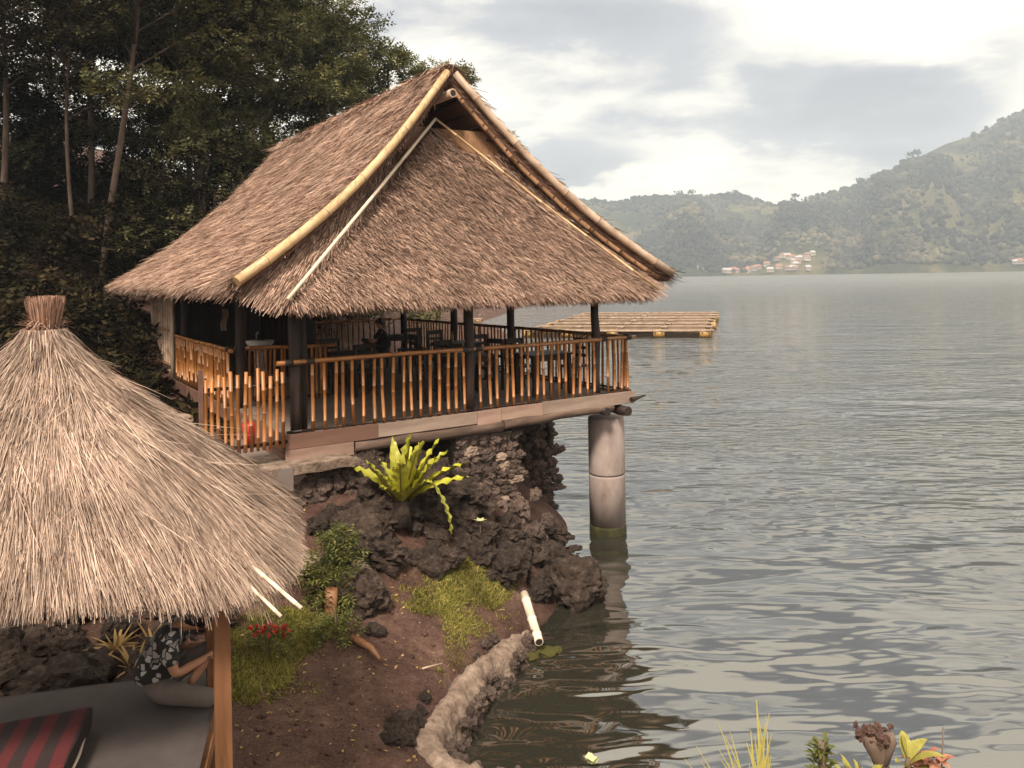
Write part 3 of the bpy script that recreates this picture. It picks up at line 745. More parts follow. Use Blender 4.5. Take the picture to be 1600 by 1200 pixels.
cl = snoise(P[:, 0], P[:, 2] * 2, 17, 4, 7.0)
P = P + NS * (rg.uniform(0, .05, (n, 1)) + .008 * np.maximum(cl, -.6)[:, None])
D = np.tile(dn, (n, 1)) + np.stack([.07 * cl + rg.normal(0, .24, n) + .14, rg.normal(0, .05, n), rg.normal(0, .05, n)], -1)
sk = [ribbons(P, D, np.tile(NS, (n, 1)), rg.uniform(.10, .26, n), rg.uniform(.007, .015, n), 2, rg.normal(.075, .045, n), rg.uniform(0, .03, n), .4, rg)]
n = 7000; q = rg.uniform(0, 1, n); P = skirt_pt(np.ones(n) * .985, q) - NS * rg.uniform(-.04, .11, (n, 1))
D = np.tile(dn, (n, 1)) + rg.normal(0, .22, (n, 3)); D[:, 0] += .12
sk.append(ribbons(P, D, np.tile(NS, (n, 1)), rg.uniform(.04, .16, n), .012, 2, .02, .04, .4, rg))
for side in (-1, 1):
    n = 6500 if side < 0 else 3200; t = rg.uniform(0.03, .99, n) ** .6; q = rg.uniform(0, 1, n); P, N = fr(side)(t, q)
    D = vnorm(ruled_pt(side, np.clip(t + .03, 0, 1.0), q * .96) - ruled_pt(side, t - .03, q)) + rg.normal(0, .10, (n, 3)) + np.array([0, -.35, -.25])
    sk.append(ribbons(P + N * rg.uniform(0, .03, (n, 1)), D, N, rg.uniform(.14, .36, n) * np.clip(t * 2, .3, 1), .015, 2, rg.normal(.02, .015, n), 0, .4, rg))
V, Q = join_arrays(sk); obj('skirt_straw', np_mesh('skirt_straw', V, quads=Q, mats=[M['straw_skirt']]), pav, kind='stuff')
# back skirt (seen only from elsewhere)
AB, BLb, BRb = AP * np.array([1, 0, 1]) + [0, 9.6, 0], BL * np.array([1, 0, 1]) + [0, 11.4, 0], BR * np.array([1, 0, 1]) + [0, 11.4, 0]
b = MB(); b.add([AB, BLb, BRb, AB + [0, -.1, -.05], BLb + [0, -.1, 0], BRb + [0, -.1, 0]], [(0, 2, 1), (3, 4, 5), (0, 1, 4, 3), (1, 2, 5, 4), (2, 0, 3, 5)]); obj('gable_skirt', b.mesh('back_skirt', M['thatch_base']), pav)

# verge bamboos, hip strips, the pole end under the peak, battens under the verge
for side in (-1, 1):
    b = MB(); pts = []
    for t in np.linspace(.015, .99, 12):
        T, N = roof_frame(side, np.array([min(t, 1.0)])); Pq = roof_pt(side, np.array([min(t, 1.0)]), np.array([0.0]))[0]
        if t > 1: Pq = Pq + T[0] * .12
        pts.append(Pq + N[0] * .03 + np.array([0, -.10, -.03]))
    b.bamboo(pts, .062, 5, 10, 1.15, 1.05); obj('verge_bamboo', b.mesh('verge_bamboo', [M['bamboo_pale'] if side < 0 else M['bamboo_grey'], M['bamboo_node']]), pav)
    for k, (dn_, dy_) in enumerate(((.17, .02),) if side > 0 else ((.26, .55),)):        # rafters tucked under the verge
        b = MB(); pts = []
        for t in np.linspace(.06, .97, 9):
            T, N = roof_frame(side, np.array([t])); Pq = roof_pt(side, np.array([t]), np.array([0.0]))[0]; pts.append(Pq - N[0] * dn_ + np.array([0, dy_, 0]))
        b.bamboo(pts, .04, 8, 8); obj('rafter', b.mesh('rafter', [M['mat_weave'], M['bamboo_node']]), pav)
    for k in range(16 if side > 0 else 0):                           # batten ends
        t = .10 + .84 * k / 15
        T, N = roof_frame(side, np.array([t])); Pq = roof_pt(side, np.array([t]), np.array([0.0]))[0] - N[0] * .17
        b = MB(); b.tube([Pq + np.array([0, -.02, 0]), Pq + np.array([0, 1.6, 0])], .025, 6); obj('batten', b.mesh('batten', M['post']), pav)
    H0 = AP + NS * .20; H1 = (BL if side < 0 else BR) + NS * .14
    b = MB(); b.bamboo([H0 + np.array([0, 0, .02]), H0 * .5 + H1 * .5 + np.array([0, .03, -.015]), H1], .026 if side < 0 else .02, 5, 8); obj('hip_bamboo', b.mesh('hip_bamboo', [M['bamboo_white'] if side < 0 else M['bamboo_pale'], M['bamboo_node']]), pav)
b = MB(); b.tube([(XM - .02, .72, ZR - .42), (XM - .02, 9.6, ZR - .42)], .075, 14); b.tube([(XM - .02, .715, ZR - .42), (XM - .02, .71, ZR - .42)], [.05, .05], 12, 1)
obj('ridge_pole', b.mesh('ridge_pole', [M['bamboo_grey'], M['post']]), pav)

# floor, fascia planks, beams
b = MB(); b.box((W / 2, LEN / 2 + .02, -.11), (W - .02, LEN - .02, .16)); obj('deck', b.mesh('deck', M['floor']), pav)
pl_specs = [(-.02, 1.32, -.075, .20, 'plank_dark'), (1.325, 2.98, -.075, .19, 'plank_pale'), (2.985, 3.42, -.085, .215, 'plank'), (3.425, 4.22, -.07, .20, 'plank'), (4.225, 6.24, -.06, .20, 'plank_pale'), (-.02, .95, -.275, .185, 'plank')]
for x0, x1, z, h, mt in pl_specs:
    b = MB(); b.box((0, 0, 0), (x1 - x0, .035, h), jit=.004); obj('plank', b.mesh('fascia_plank', M[mt]), pav, ((x0 + x1) / 2, -.035, z), (0, random.uniform(-.004, .004), 0))
for y0, y1, z, h in ((0, 2.9, -.10, .24), (0, 2.9, -.31, .17), (2.95, 6.4, -.10, .22), (6.45, 9.6, -.1, .22)):
    b = MB(); b.box((0, 0, 0), (.035, y1 - y0, h), jit=.004); obj('plank', b.mesh('side_plank', M['plank_dark']), pav, (-.03, (y0 + y1) / 2, z))
for y0, y1 in ((0, 3.2), (3.22, 6.4), (6.42, 9.6)):
    b = MB(); b.box((0, 0, 0), (.035, y1 - y0, .2), jit=.004); obj('plank', b.mesh('side_plank', M['plank']), pav, (W + .02, (y0 + y1) / 2, -.09))
def log(p0, p1, r0, r1, name='beam', mat='log', sides=12, wob=.012):
    b = MB(); n = 7; p0, p1 = Vector(p0), Vector(p1)
    b.tube([p0.lerp(p1, i / (n - 1)) + Vector((0, random.uniform(-wob, wob), random.uniform(-wob, wob))) for i in range(n)], [(r0 + (r1 - r0) * i / (n - 1)) * random.uniform(.93, 1.07) for i in range(n)], sides)
    return obj(name, b.mesh(name, M[mat]), pav)
log((.97, .02, -.27), (3.45, .02, -.25), .085, .10); log((3.47, .0, -.235), (5.75, .0, -.205), .085, .07)
for y in (.5, 2.6, 5.0, 7.4): log((.2, y, -.30), (6.1, y, -.28), .09, .09)
log((5.55, -.12, -.245), (5.62, .9, -.25), .07, .07, mat='lash'); log((5.92, -.22, -.27), (6.0, 1.0, -.27), .085, .085, mat='post')
log((6.05, -.16, -.09), (6.42, -.12, -.05), .05, .01, mat='post', sides=8, wob=0)
# posts
def post(x, y, h=2.2, r=.075, z0=0.0):
    b = MB(); n = 6
    b.tube([(x + random.uniform(-.012, .012), y + random.uniform(-.012, .012), z0 + (h - z0) * i / (n - 1)) for i in range(n)], [r * random.uniform(.92, 1.1) for i in range(n)], 10)
    return obj('post', b.mesh('post', M['post']), pav)
def roof_h(x, y): 
    run = abs(x - XM) / RUN; tt_ = np.interp(run, profile(np.linspace(0, 1, 50))[0], np.linspace(0, 1, 50)); return ZR + (ZE - ZR) * float(profile(tt_)[1]) - .18
for x, y in ((.17, .10), (2.93, .08), (5.47, .08)): post(x, y, 1.78, .072)
post(.33, .22, 2.0, .05)
for x, y in ((6.0, 3.6), (6.0, 6.1), (6.0, 8.9), (.2, 3.05), (.2, 7.7), (3.1, 9.3)): post(x, y, roof_h(x, y), .08)
for y in (.9, 4.6, 8.6):                                             # tie beams
    log((.1, y, 2.0), (6.1, y, 2.0), .06, .06, 'tie_beam', 'post')
log((.2, .1, 1.82), (6.0, .1, 1.82), .05, .05, 'tie_beam', 'post')
log((.2, .1, 2.14), (.2, 9.4, 2.14), .055, .055, 'wall_plate', 'post'); log((6.0, .1, 2.14), (6.0, 9.4, 2.14), .055, .055, 'wall_plate', 'post')
# bamboo railings
bal_me = []
for k in range(5):
    b = MB(); r = random.uniform(.021, .026); ph = random.uniform(-.012, .012)
    b.bamboo([(0, 0, .0), (ph, random.uniform(-.008, .008), .48), (0, 0, .99)], r, 2 + k % 2, 7, random.uniform(.9, 1.05), 1.12, jit=.3); bal_me.append(b.mesh('baluster', [M['bamboo_orange'], M['bamboo_node']]))
def railing(name, p0, p1, n, height=.98, skip=(), dense=False, rail=True, zoff=0.0):
    t = thing(name, None, None); t.parent = pav; t['label'] = ''
    del t['label']
    p0, p1 = Vector(p0), Vector(p1)
    for i in range(n):
        f = (i + .5) / n + random.uniform(-.12, .12) / n
        p = p0.lerp(p1, f)
        if any(a < p.x < c for a, c in skip): continue
        obj('baluster', bal_me[random.randrange(5)], t, (p.x, p.y, p.z + zoff + random.uniform(-.005, .005)), (random.uniform(-.022, .022), random.uniform(-.022, .022), random.uniform(0, 6)), (1, 1, height * random.uniform(.985, 1.0)))
    if rail:
        b = MB(); d = (p1 - p0).normalized(); q0, q1 = p0 - d * .12, p1 + d * .12
        b.bamboo([q0 + Vector((0, 0, height + .01)), q0.lerp(q1, .3) + Vector((0, 0, height + .016)), q0.lerp(q1, .65) + Vector((0, 0, height + .002)), q1 + Vector((0, 0, height + .012))], .034, int((p1 - p0).length * 2.2), 9, 1.0, 1.12)
        obj('top_rail', b.mesh('top_rail', [M['bamboo_orange'], M['bamboo_node']]), t)
        b = MB(); b.bamboo([p0 + Vector((0, .0, .045)), p1 + Vector((0, .0, .045))], .02, int((p1 - p0).length * 2), 7); obj('bottom_rail', b.mesh('bottom_rail', [M['dark_wood'], M['bamboo_node']]), t)
    return t
fr_rail = railing('front_railing', (.02, .02, 0), (6.2, .02, 0), 41, .98, skip=((.08, .27), (2.83, 3.03), (5.38, 5.57)))
railing('side_railing', (.02, 3.05, 0), (.02, 7.75, 0), 40, .94)
railing('lake_railing', (6.2, .12, 0), (6.2, 9.5, 0), 64, .98)
railing('back_railing', (3.4, 9.52, 0), (6.1, 9.52, 0), 18, .98)
railing('inner_screen', (.35, 3.6, 0), (1.75, 3.1, 0), 17, .92)
def lashing(x, y, z, r, axis='z', h=.10):
    b = MB(); d = Vector((0, 0, h)) if axis == 'z' else (Vector((h, 0, 0)) if axis == 'x' else Vector((0, h, 0)))
    b.tube([Vector((x, y, z)) - d / 2, Vector((x, y, z)) - d * .3, Vector((x, y, z)) + d * .3, Vector((x, y, z)) + d / 2], [r * .9, r, r, r * .92], 10); return obj('lashing', b.mesh('lashing', M['lash']), pav)
for x, r in ((.06, .05), (.36, .05), (2.83, .048), (3.06, .048), (5.6, .045), (6.16, .05)): lashing(x, .02, .99, r, 'x', .11)
lashing(.02, 3.1, .97, .055, 'y', .14); lashing(6.2, .08, 1.0, .05, 'y', .14); lashing(.17, .10, .98, .10); lashing(2.93, .08, .98, .10)
# gate standing open beside the front corner
gate = thing('gate', None, None); gate.parent = pav; gate.location = (-.02, -.06, -.14)
gate.rotation_euler = (0, 0, rad(3))
for i in range(13):
    x = -.06 - i * .083; hgt = [1.02, 1.06, .98, 1.05, 1.1, 1.0, 1.06, 1.03, 1.08, 1.02, 1.05, .98, 1.0][i]
    o = obj('baluster', bal_me[i % 5], gate, (x, -.045, .02), (random.uniform(-.02, .02), random.uniform(-.03, .03), i), (1, 1, hgt))
for z, r in ((.08, .024), (.86, .022)):
    b = MB(); b.bamboo([(0.02, 0, z), (-1.1, 0, z + .02)], r, 4, 7); obj('gate_rail', b.mesh('gate_rail', [M['dark_wood'], M['bamboo_node']]), gate)
b = MB(); b.box((-1.10, -.03, .56), (.05, .05, 1.16)); obj('gate_stile', b.mesh('gate_stile', M['plank_dark']), gate)
# woven bamboo wall panel at the back left, slats one by one
panel = thing('bamboo_panel', None, None); panel.parent = pav
for i in range(24):
    y = 7.95 + i * .10
    b = MB(); b.bamboo([(.03, y, -.05), (.03 + random.uniform(-.01, .01), y, 1.0), (.03, y + random.uniform(-.01, .01), 2.12)], .042, 5, 6, 1, 1.1, jit=.3); obj('slat', b.mesh('panel_slat', [M['bamboo_grey'] if i % 3 else M['plank'], M['bamboo_node']]), panel)
for i in range(3):
    b = MB(); b.box((-.03, 9.12, .3 + i * .75), (.03, 2.5, .05)); obj('batten', b.mesh('panel_batten', M['mat_weave']), panel)
for y in (7.85, 10.3): 
    b = MB(); b.tube([(-.02, y, -.1), (-.02, y, 2.15)], .05, 8); obj('panel_post', b.mesh('panel_post', M['bamboo_grey']), panel)
# dark plank walls of the kitchen end
kw = thing('kitchen_wall', None, None); kw.parent = pav
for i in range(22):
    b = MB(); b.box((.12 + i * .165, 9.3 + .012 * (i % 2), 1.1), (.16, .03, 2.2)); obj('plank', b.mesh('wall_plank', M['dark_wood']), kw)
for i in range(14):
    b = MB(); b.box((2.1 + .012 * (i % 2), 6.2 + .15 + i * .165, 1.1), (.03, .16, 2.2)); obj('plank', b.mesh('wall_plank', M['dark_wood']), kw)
# ------------------------------------------------------------------ pillar, piers and walls under the pavilion
RP = Matrix.Rotation(PHI, 4, 'Z'); TP = Matrix.Translation((-3.1, 10.8, FL)) @ RP
def pw(x, y, z=0.0):                        # pavilion coordinates -> world
    v = TP @ Vector((x, y, z)); return (v.x, v.y, v.z)
px0 = pw(5.95, .42)
pil = thing('concrete_pillar', 'round grey concrete pillar standing in the lake under the pavilion corner', 'pillar', (px0[0], px0[1], 0))
b = MB(); R = .325
b.tube([(0, 0, 1.06), (0, 0, 1.10), (0, 0, 2.04), (0, 0, 2.08)], [R * .985, R, R, R * .96], 40); obj('upper_drum', b.mesh('upper_drum', M['concrete']), pil)
b = MB(); b.tube([(0, 0, .15), (0, 0, 1.02), (0, 0, 1.055)], [R, R * 1.0, R * .985], 40); obj('lower_drum', b.mesh('lower_drum', M['concrete']), pil)
b = MB(); b.tube([(0, 0, -1.5), (0, 0, .12), (0, 0, .155)], [R * 1.02, R * 1.025, R * 1.0], 40); obj('mossy_foot', b.mesh('mossy_foot', pmat('wet_moss', [(.008, .008, .004), (.025, .024, .007), (.06, .055, .015)], 7, .8, .6, .02)), pil, label='wet mossy foot of the pillar at the waterline')
stone_me = [rock_mesh('stone', 3, M['stone'], k, .5, .9, 1.1) for k in range(8)]
stone_lt = [rock_mesh('stone_light', 3, M['pale_rock'], k + 20, .4, .9, 1.2) for k in range(3)]
lava_me = [rock_mesh('lava_rock', 4, M['lava'], k + 40, .5, .8, 1.1) for k in range(6)]
lava_lo = [rock_mesh('lava_small', 3, M['lava'], k + 60, .5, .85, 1.3) for k in range(6)]
def stone_face(t, x0, x1, z0, z1, y, axis, size, out, light=.12):
    """rubble laid in a face of the wall thing t (local coordinates)"""
    z = z0 + size * .4
    while z < z1 - size * .2:
        x = x0 + random.uniform(0, size * .5); h = size * random.uniform(.75, 1.1)
        while x < x1:
            w = size * random.uniform(.8, 1.6)
            c = (x + w / 2, y + out * random.uniform(-.03, .035), z) if axis == 'x' else (y + out * random.uniform(-.03, .035), x + w / 2, z)
            me = random.choice(stone_lt) if random.random() < light else random.choice(stone_me)
            s = (w * .66, size * .5, h * .66) if axis == 'x' else (size * .5, w * .66, h * .66)
            obj('stone', me, t, (c[0], c[1], c[2] + random.uniform(-.02, .02)), (random.uniform(-.2, .2), random.uniform(-.3, .3), random.uniform(-.3, .3)), s)
            x += w * 1.02
        z += h * .95
def rough_box(c, d, mat, name, seed, n=10, amp=.05):
    bm = bmesh.new(); bmesh.ops.create_cube(bm, size=1.0); bmesh.ops.subdivide_edges(bm, edges=bm.edges[:], cuts=n, use_grid_fill=True)
    for v in bm.verts:
        v.co = Vector((v.co.x * d[0], v.co.y * d[1], v.co.z * d[2])) + Vector(c)
    for v in bm.verts:
        o = Vector((seed, seed * 2, 0)); v.co += Vector((mnoise.noise(v.co * 3 + o), mnoise.noise(v.co * 3.1 + o * 2), mnoise.noise(v.co * 2.9 - o) * .6)) * amp
    me = bpy.data.meshes.new(name); bm.to_mesh(me); bm.free(); me.materials.append(mat); return me
w0 = pw(-.3, 0); wall = thing('stone_wall', 'rubble stone retaining wall with a concrete ledge below the gate corner', 'wall', (w0[0], w0[1], 0), PHI)
obj('mortar', rough_box((-.35, .15, 1.6), (3.2, .7, 1.05), M['mortar'], 'wall_mortar', 3), wall)
obj('ledge', rough_box((.48, -.0, 2.16), (1.22, .9, .12), M['cement_top'], 'wall_ledge', 5, 16, .05), wall)
stone_face(wall, -1.9, 1.22, 1.2, 2.12, -.22, 'x', .20, -1, .22); stone_face(wall, -.15, .5, 1.2, 2.1, 1.24, 'y', .2, 1, .05)
w1 = pw(2.65, .1); pier = thing('stone_pier', 'rough light stone pier under the middle of the pavilion front', 'pier', (w1[0], w1[1], 0), PHI)
obj('mortar', rough_box((.55, .4, 1.1), (1.02, .8, 2.1), M['mortar'], 'pier_mortar', 7), pier)
stone_face(pier, -.02, 1.1, .4, 2.15, -.02, 'x', .17, -1, .28); stone_face(pier, 0, .8, .3, 2.1, 1.08, 'y', .18, 1, .1)
for k in range(26):
    f = random.uniform(0, 1); obj('stone', random.choice(stone_me), pier, (random.uniform(-.1, 1.7) , -.1 - random.uniform(0, .45) * (1 - f), .35 + f * .8 - .25 * random.random()), (random.random() * 3, random.random() * 3, random.random() * 3), random.uniform(.12, .22))
w2 = pw(4.85, 2.0); pier2 = thing('stone_pier', 'dark lava stone pier farther back under the deck, at the water', 'pier', (w2[0], w2[1], 0), PHI)
obj('mortar', rough_box((.5, .5, 1.0), (.95, 1.0, 2.35), M['lava'], 'pier_core', 9), pier2)
stone_face(pier2, 0, 1.0, -.1, 2.2, -.02, 'x', .2, -1, 0); stone_face(pier2, 0, 1.0, -.1, 2.2, 1.0, 'y', .2, 1, 0)
# concrete landing by the gate
lp = [pw(-2.3, -.55), pw(-.05, -.45), pw(-.05, 3.2), pw(-2.6, 3.2)]
b = MB(); b.add([(x, y, 2.20) for x, y, _ in lp] + [(x, y, 1.9) for x, y, _ in lp], [(0, 1, 2, 3), (0, 4, 5, 1), (1, 5, 6, 2), (2, 6, 7, 3), (3, 7, 4, 0)])
obj('landing_pavement', b.mesh('landing', M['floor']), kind='structure')

# ------------------------------------------------------------------ lava outcrop, boulders, shore
def on_ground(me, x, y, s, t, sink=.35, name='rock'):
    sc_ = (s * random.uniform(.85, 1.25), s * random.uniform(.85, 1.2), s * random.uniform(.7, 1.05))
    return obj(name, me, t, (x, y, gz(x, y) + sc_[2] * (.75 - sink) - .05), (random.uniform(-.35, .35), random.uniform(-.35, .35), random.uniform(0, 6.28)), sc_)
out = thing('lava_outcrop', 'dark volcanic rock outcrop sloping down below the big fern', 'rock', (0, 0, 0))
k = 0
for i in range(64):
    x, y = random.uniform(-2.6, .35), random.uniform(9.7, 12.3)
    if y < 9.75 + max(0, (x + 1.4)) * 1.05: continue
    on_ground(lava_me[k % 6], x, y, random.uniform(.16, .40), out, .45); k += 1
for i in range(190):
    x, y = random.uniform(-2.5, .5), random.uniform(9.8, 12.4)
    if y < 9.9 + max(0, (x + 1.4)) * 1.0: continue
    on_ground(lava_lo[i % 6], x, y, random.uniform(.08, .22), out, .4)
for x, y, s in ((.55, 12.6, .3), (.8, 13.0, .28), (.6, 13.6, .3), (.3, 11.4, .24), (.95, 13.6, .25)): on_ground(lava_me[k % 6], x, y, s, out, .5); k += 1
bo = obj('boulder', rock_mesh('boulder', 5, M['lava'], 91, .36, .86, .9), None, (.86, 11.4, .26), (.2, .1, .7), (.44, .40, .42)); tag(bo, 'big rounded lava boulder at the water edge in front of the pillar', 'boulder')
bo = obj('boulder', rock_mesh('boulder', 4, M['lava'], 92, .4, .8, 1.0), None, (.25, 11.2, .22), (.1, .3, 2), (.27, .25, .25)); tag(bo, 'smaller dark rock tucked left of the big shore boulder', 'boulder')
bo = obj('boulder', rock_mesh('boulder', 4, M['pale_rock'], 94, .42, .7, 1.0), None, (-2.05, 9.55, 1.08), (.2, -.2, 1), (.30, .26, .26)); tag(bo, 'pale brown rock beside the leafy shrub', 'boulder')
bo = obj('boulder', rock_mesh('boulder', 4, M['lava'], 95, .42, .9, 1.0), None, (-1.78, 9.35, .92), (.1, .2, 2.2), (.34, .3, .33)); tag(bo, 'dark knobbly rock below the pale rock by the shrub', 'boulder')
bo = obj('boulder', rock_mesh('boulder', 4, M['pale_rock'], 96, .42, .7, 1.0), None, (-2.55, 9.6, 1.2), (.2, -.2, 3), (.34, .26, .22)); tag(bo, 'low pale rock behind the leafy shrub', 'boulder')
bo = obj('boulder', rock_mesh('boulder', 3, M['lava'], 97, .4, .8, 1.0), None, (-1.62, 8.95, .68), (.2, -.2, 3), (.15, .12, .13)); tag(bo, 'small grey stone at the edge of the bare soil', 'boulder')
# rough kerb wall along the shore
SW = [(.12, 10.0, .20, .16), (-.05, 9.75, .26, .20), (-.22, 9.35, .33, .24), (-.42, 8.95, .36, .24), (-.60, 8.5, .37, .24), (-.70, 8.1, .37, .25), (-.82, 7.75, .38, .27), (-.88, 7.45, .38, .29), (-.78, 7.2, .36, .28), (-.52, 7.02, .32, .26), (-.15, 6.92, .24, .22), (.06, 6.85, .14, .18)]
sw = thing('shore_wall', 'curved rough cement kerb along the water edge', 'wall', (0, 0, 0))
nS, nC = 220, 24; vs_ = []; fs_ = []
arr = np.array(SW) * [1, 1, 1, .82]; tpar = np.linspace(0, len(SW) - 1, nS); C_ = np.stack([np.interp(tpar, range(len(SW)), arr[:, k]) for k in range(4)], -1)
for _ in range(3): C_[1:-1] = (C_[:-2] + C_[1:-1] * 2 + C_[2:]) / 4
for i in range(nS):
    d = C_[min(i + 1, nS - 1), :2] - C_[max(i - 1, 0), :2]; d /= np.linalg.norm(d); nrm = np.array([-d[1], d[0]])
    for j in range(nC):
        a = math.pi * (j / (nC - 1)); cx_ = -math.cos(a); cz_ = math.sin(a) ** .45
        p_ = Vector((C_[i, 0] + nrm[0] * cx_ * C_[i, 3], C_[i, 1] + nrm[1] * cx_ * C_[i, 3], -.6 + (C_[i, 2] + .6) * cz_ if 0 < j < nC - 1 else -.6))
        q = mnoise.noise(p_ * 4) * .07 + mnoise.noise(p_ * 11) * .04 + mnoise.noise(p_ * 27) * .022
        vs_.append((p_.x + nrm[0] * q * cx_, p_.y + nrm[1] * q * cx_, p_.z + q * .7))
for i in range(nS - 1):
    for j in range(nC - 1): a = i * nC + j; fs_.append((a, a + 1, a + nC + 1, a + nC))
b = MB(); b.add(vs_, fs_, 0, True); obj('cement_cap', b.mesh('cement_cap', M['cement_top']), sw)
for i in range(150):
    f = random.randrange(3, nS - 2); d = C_[f + 1, :2] - C_[f - 1, :2]; d /= np.linalg.norm(d); nrm = (-d[1], d[0]); sgn = 1 if random.random() < .75 else -1
    o_ = C_[f, 3] * random.uniform(.8, 1.05)
    obj('stone', random.choice(stone_me), sw, (C_[f, 0] + nrm[0] * o_ * sgn, C_[f, 1] + nrm[1] * o_ * sgn, random.uniform(-.02, .24) + (.1 if sgn < 0 else 0)), (random.random() * 3, random.random() * 3, random.random() * 3), random.uniform(.04, .09))
for x, y, s in ((-1.1, 7.45, .19), (-1.02, 7.62, .14), (-1.15, 7.25, .12), (.0, 6.95, .13), (.12, 6.85, .12), (-.95, 8.0, .09), (-.98, 7.85, .08)): on_ground(lava_lo[k % 6], x, y, s, sw, .3, 'stone'); k += 1
for x, y, s in ((.22, 9.85, .14), (.35, 9.8, .13), (.12, 9.7, .13), (.45, 9.85, .1)):
    obj('mossy_stone', rock_mesh('mossy', 3, M['moss'], int(x * 100), .4, .6), sw, (x, y, .02), (0, 0, x * 30), (s, s, s * .7), 'mossy stone')
# bank of rocks behind the small hut
bank_t = thing('rock_bank', 'heap of dark lava rocks behind the mat platform', 'rock', (0, 0, 0))
for i in range(74):
    x, y = random.uniform(-5.9, -2.5), random.uniform(6.9, 8.9)
    if x > -3.3 and y < 7.7 or x > -2.95: continue
    on_ground(lava_me[i % 6] if i % 3 == 0 else lava_lo[i % 6], x, y, random.uniform(.12, .32), bank_t, .3)
# ------------------------------------------------------------------ small thatched hut over the mat platform
HA = math.atan2(.24, .97)
hx, hy = -3.27, 5.58
EV, TOP = 2.98, 4.35                       # eave height, neck of the thatch
AX, AY = 1.60, 1.06                        # half widths of the eave
hut = thing('thatched_hut', 'small straw hut with a tied tuft on top, over the mat platform', 'hut', (hx, hy, 0), HA)
HT = Matrix.Translation((hx, hy, 0)) @ Matrix.Rotation(HA, 4, 'Z')
def hw(x, y, z): v = HT @ Vector((x, y, z)); return (v.x, v.y, v.z)
def hut_pt(t, a, out=0.0):
    """t 0 top .. 1 eave, a = angle; rounded rectangle section"""
    t = np.asarray(t, float); a = np.asarray(a, float)
    rr = np.interp(t, [0, .05, .12, .25, .45, .7, .88, 1.0], [.055, .07, .125, .225, .405, .66, .86, 1.0])
    zz = np.interp(t, [0, .05, .12, .25, .45, .7, .88, 1.0], [1.0, .955, .875, .745, .545, .295, .11, 0])
    ex = 2 + 8 * np.clip(t, 0, 1) ** 1.5
    ca, sa = np.cos(a), np.sin(a)
    k = (np.abs(ca) ** ex + np.abs(sa) ** ex) ** (-1 / ex)
    kx = AX * rr + .0 * t; ky = AY * rr + .05 * (1 - t)
    x, y = ca * k * kx, sa * k * ky
    lump = (np.sin(a * 5 + 3 * t) * .02 + np.sin(a * 11 + 1) * .012) * np.clip(t * 2, 0, 1)
    z = EV + (TOP - EV) * zz + lump - .10 * np.clip(t, 0, 1) ** 3 * np.clip(np.abs(np.cos(a)) * np.abs(np.sin(a)) * 2, 0, 1) ** 2 - .15 * np.clip(x / AX, 0, 1) ** 2 * t ** 3
    return np.stack([x * (1 + lump), y * (1 + lump), z], -1)
def hut_frame(t, a):
    d = .015
    T = vnorm(hut_pt(np.clip(t + d, 0, 1), a) - hut_pt(np.clip(t - d, 0, 1), a)); A = vnorm(hut_pt(t, a + .01) - hut_pt(t, a - .01))
    N = vnorm(np.cross(A, T)); N = np.where(N[:, 2:3] < 0, -N, N)
    return T, A, N
nt_, na_ = 22, 64
tq = [(i / nt_, 2 * math.pi * j / na_) for i in range(nt_ + 1) for j in range(na_)]
t = np.array([p_[0] for p_ in tq]); a = np.array([p_[1] for p_ in tq])
T, A, N = hut_frame(t, a); Po = hut_pt(t, a) - N * .03; Pi = hut_pt(t, a) - N * .14
Vh = np.concatenate([Po, Pi]); n_ = len(Po); Qh = []
for i in range(nt_):
    for j in range(na_):
        j2 = (j + 1) % na_; q = [i * na_ + j, i * na_ + j2, (i + 1) * na_ + j2, (i + 1) * na_ + j]; Qh.append(q); Qh.append([n_ + k for k in reversed(q)])
for j in range(na_):
    j2 = (j + 1) % na_; Qh.append([nt_ * na_ + j, nt_ * na_ + j2, n_ + nt_ * na_ + j2, n_ + nt_ * na_ + j])
obj('thatch', np_mesh('hut_thatch_body', Vh, quads=Qh, mats=[M['thatch_base']], smooth=True), hut)
rg = np.random.default_rng(77); n = 78000
a = rg.uniform(-math.pi, math.pi, n * 3)
t = np.sqrt(rg.uniform(0.0005, 1, n * 3)); 
p_ = hut_pt(t, a); keep = (p_[:, 1] < .45) | (p_[:, 0] > .3)
a, t = a[keep][:n], t[keep][:n]; n = len(a)
t = np.clip(t - .10, .02, .985)
# even out density along the rectangle by jittering the angle in arc length
P = hut_pt(t, a); T, A, N = hut_frame(t, a)
cl = snoise(P[:, 0] + P[:, 1], P[:, 2] * .6, 12, 5, 3.2)
cl2 = snoise(P[:, 0] * 1.7 + P[:, 1], P[:, 2], 14, 4, 6.0)
D = T + A * (.16 * cl + .10 * cl2 + rg.normal(0, .13, n))[:, None]
stray = rg.random(n) < .025
D = D + A * (stray * rg.normal(0, .5, n))[:, None]
P = P + N * (rg.uniform(-.02, .035, (n, 1)) + .022 * np.maximum(cl2, -.7)[:, None])
L = rg.uniform(.22, .62, n) * np.clip(.45 + t, .5, 1.1)
L = np.minimum(L, np.maximum(.14, (1.04 - t) * 2.35 + .06))
parts = [ribbons(P, D, N, L, rg.uniform(.004, .0085, n), 2, rg.normal(.022, .02, n) + stray * .03, rg.uniform(0, .05, n), .35, rg)]
n = 13000                                   # shaggy eave
a = rg.uniform(-math.pi, math.pi, n); t = rg.uniform(.90, 1.0, n)
P = hut_pt(t, a); T, A, N = hut_frame(t, a); P = P + N * rg.uniform(-.10, .04, (n, 1))
clf = snoise(P[:, 0] * 3, P[:, 1] * 3, 19, 3, 3.0)
D = T * .8 + A * rg.normal(0, .2, (n, 1)) + np.array([0, 0, -.35])
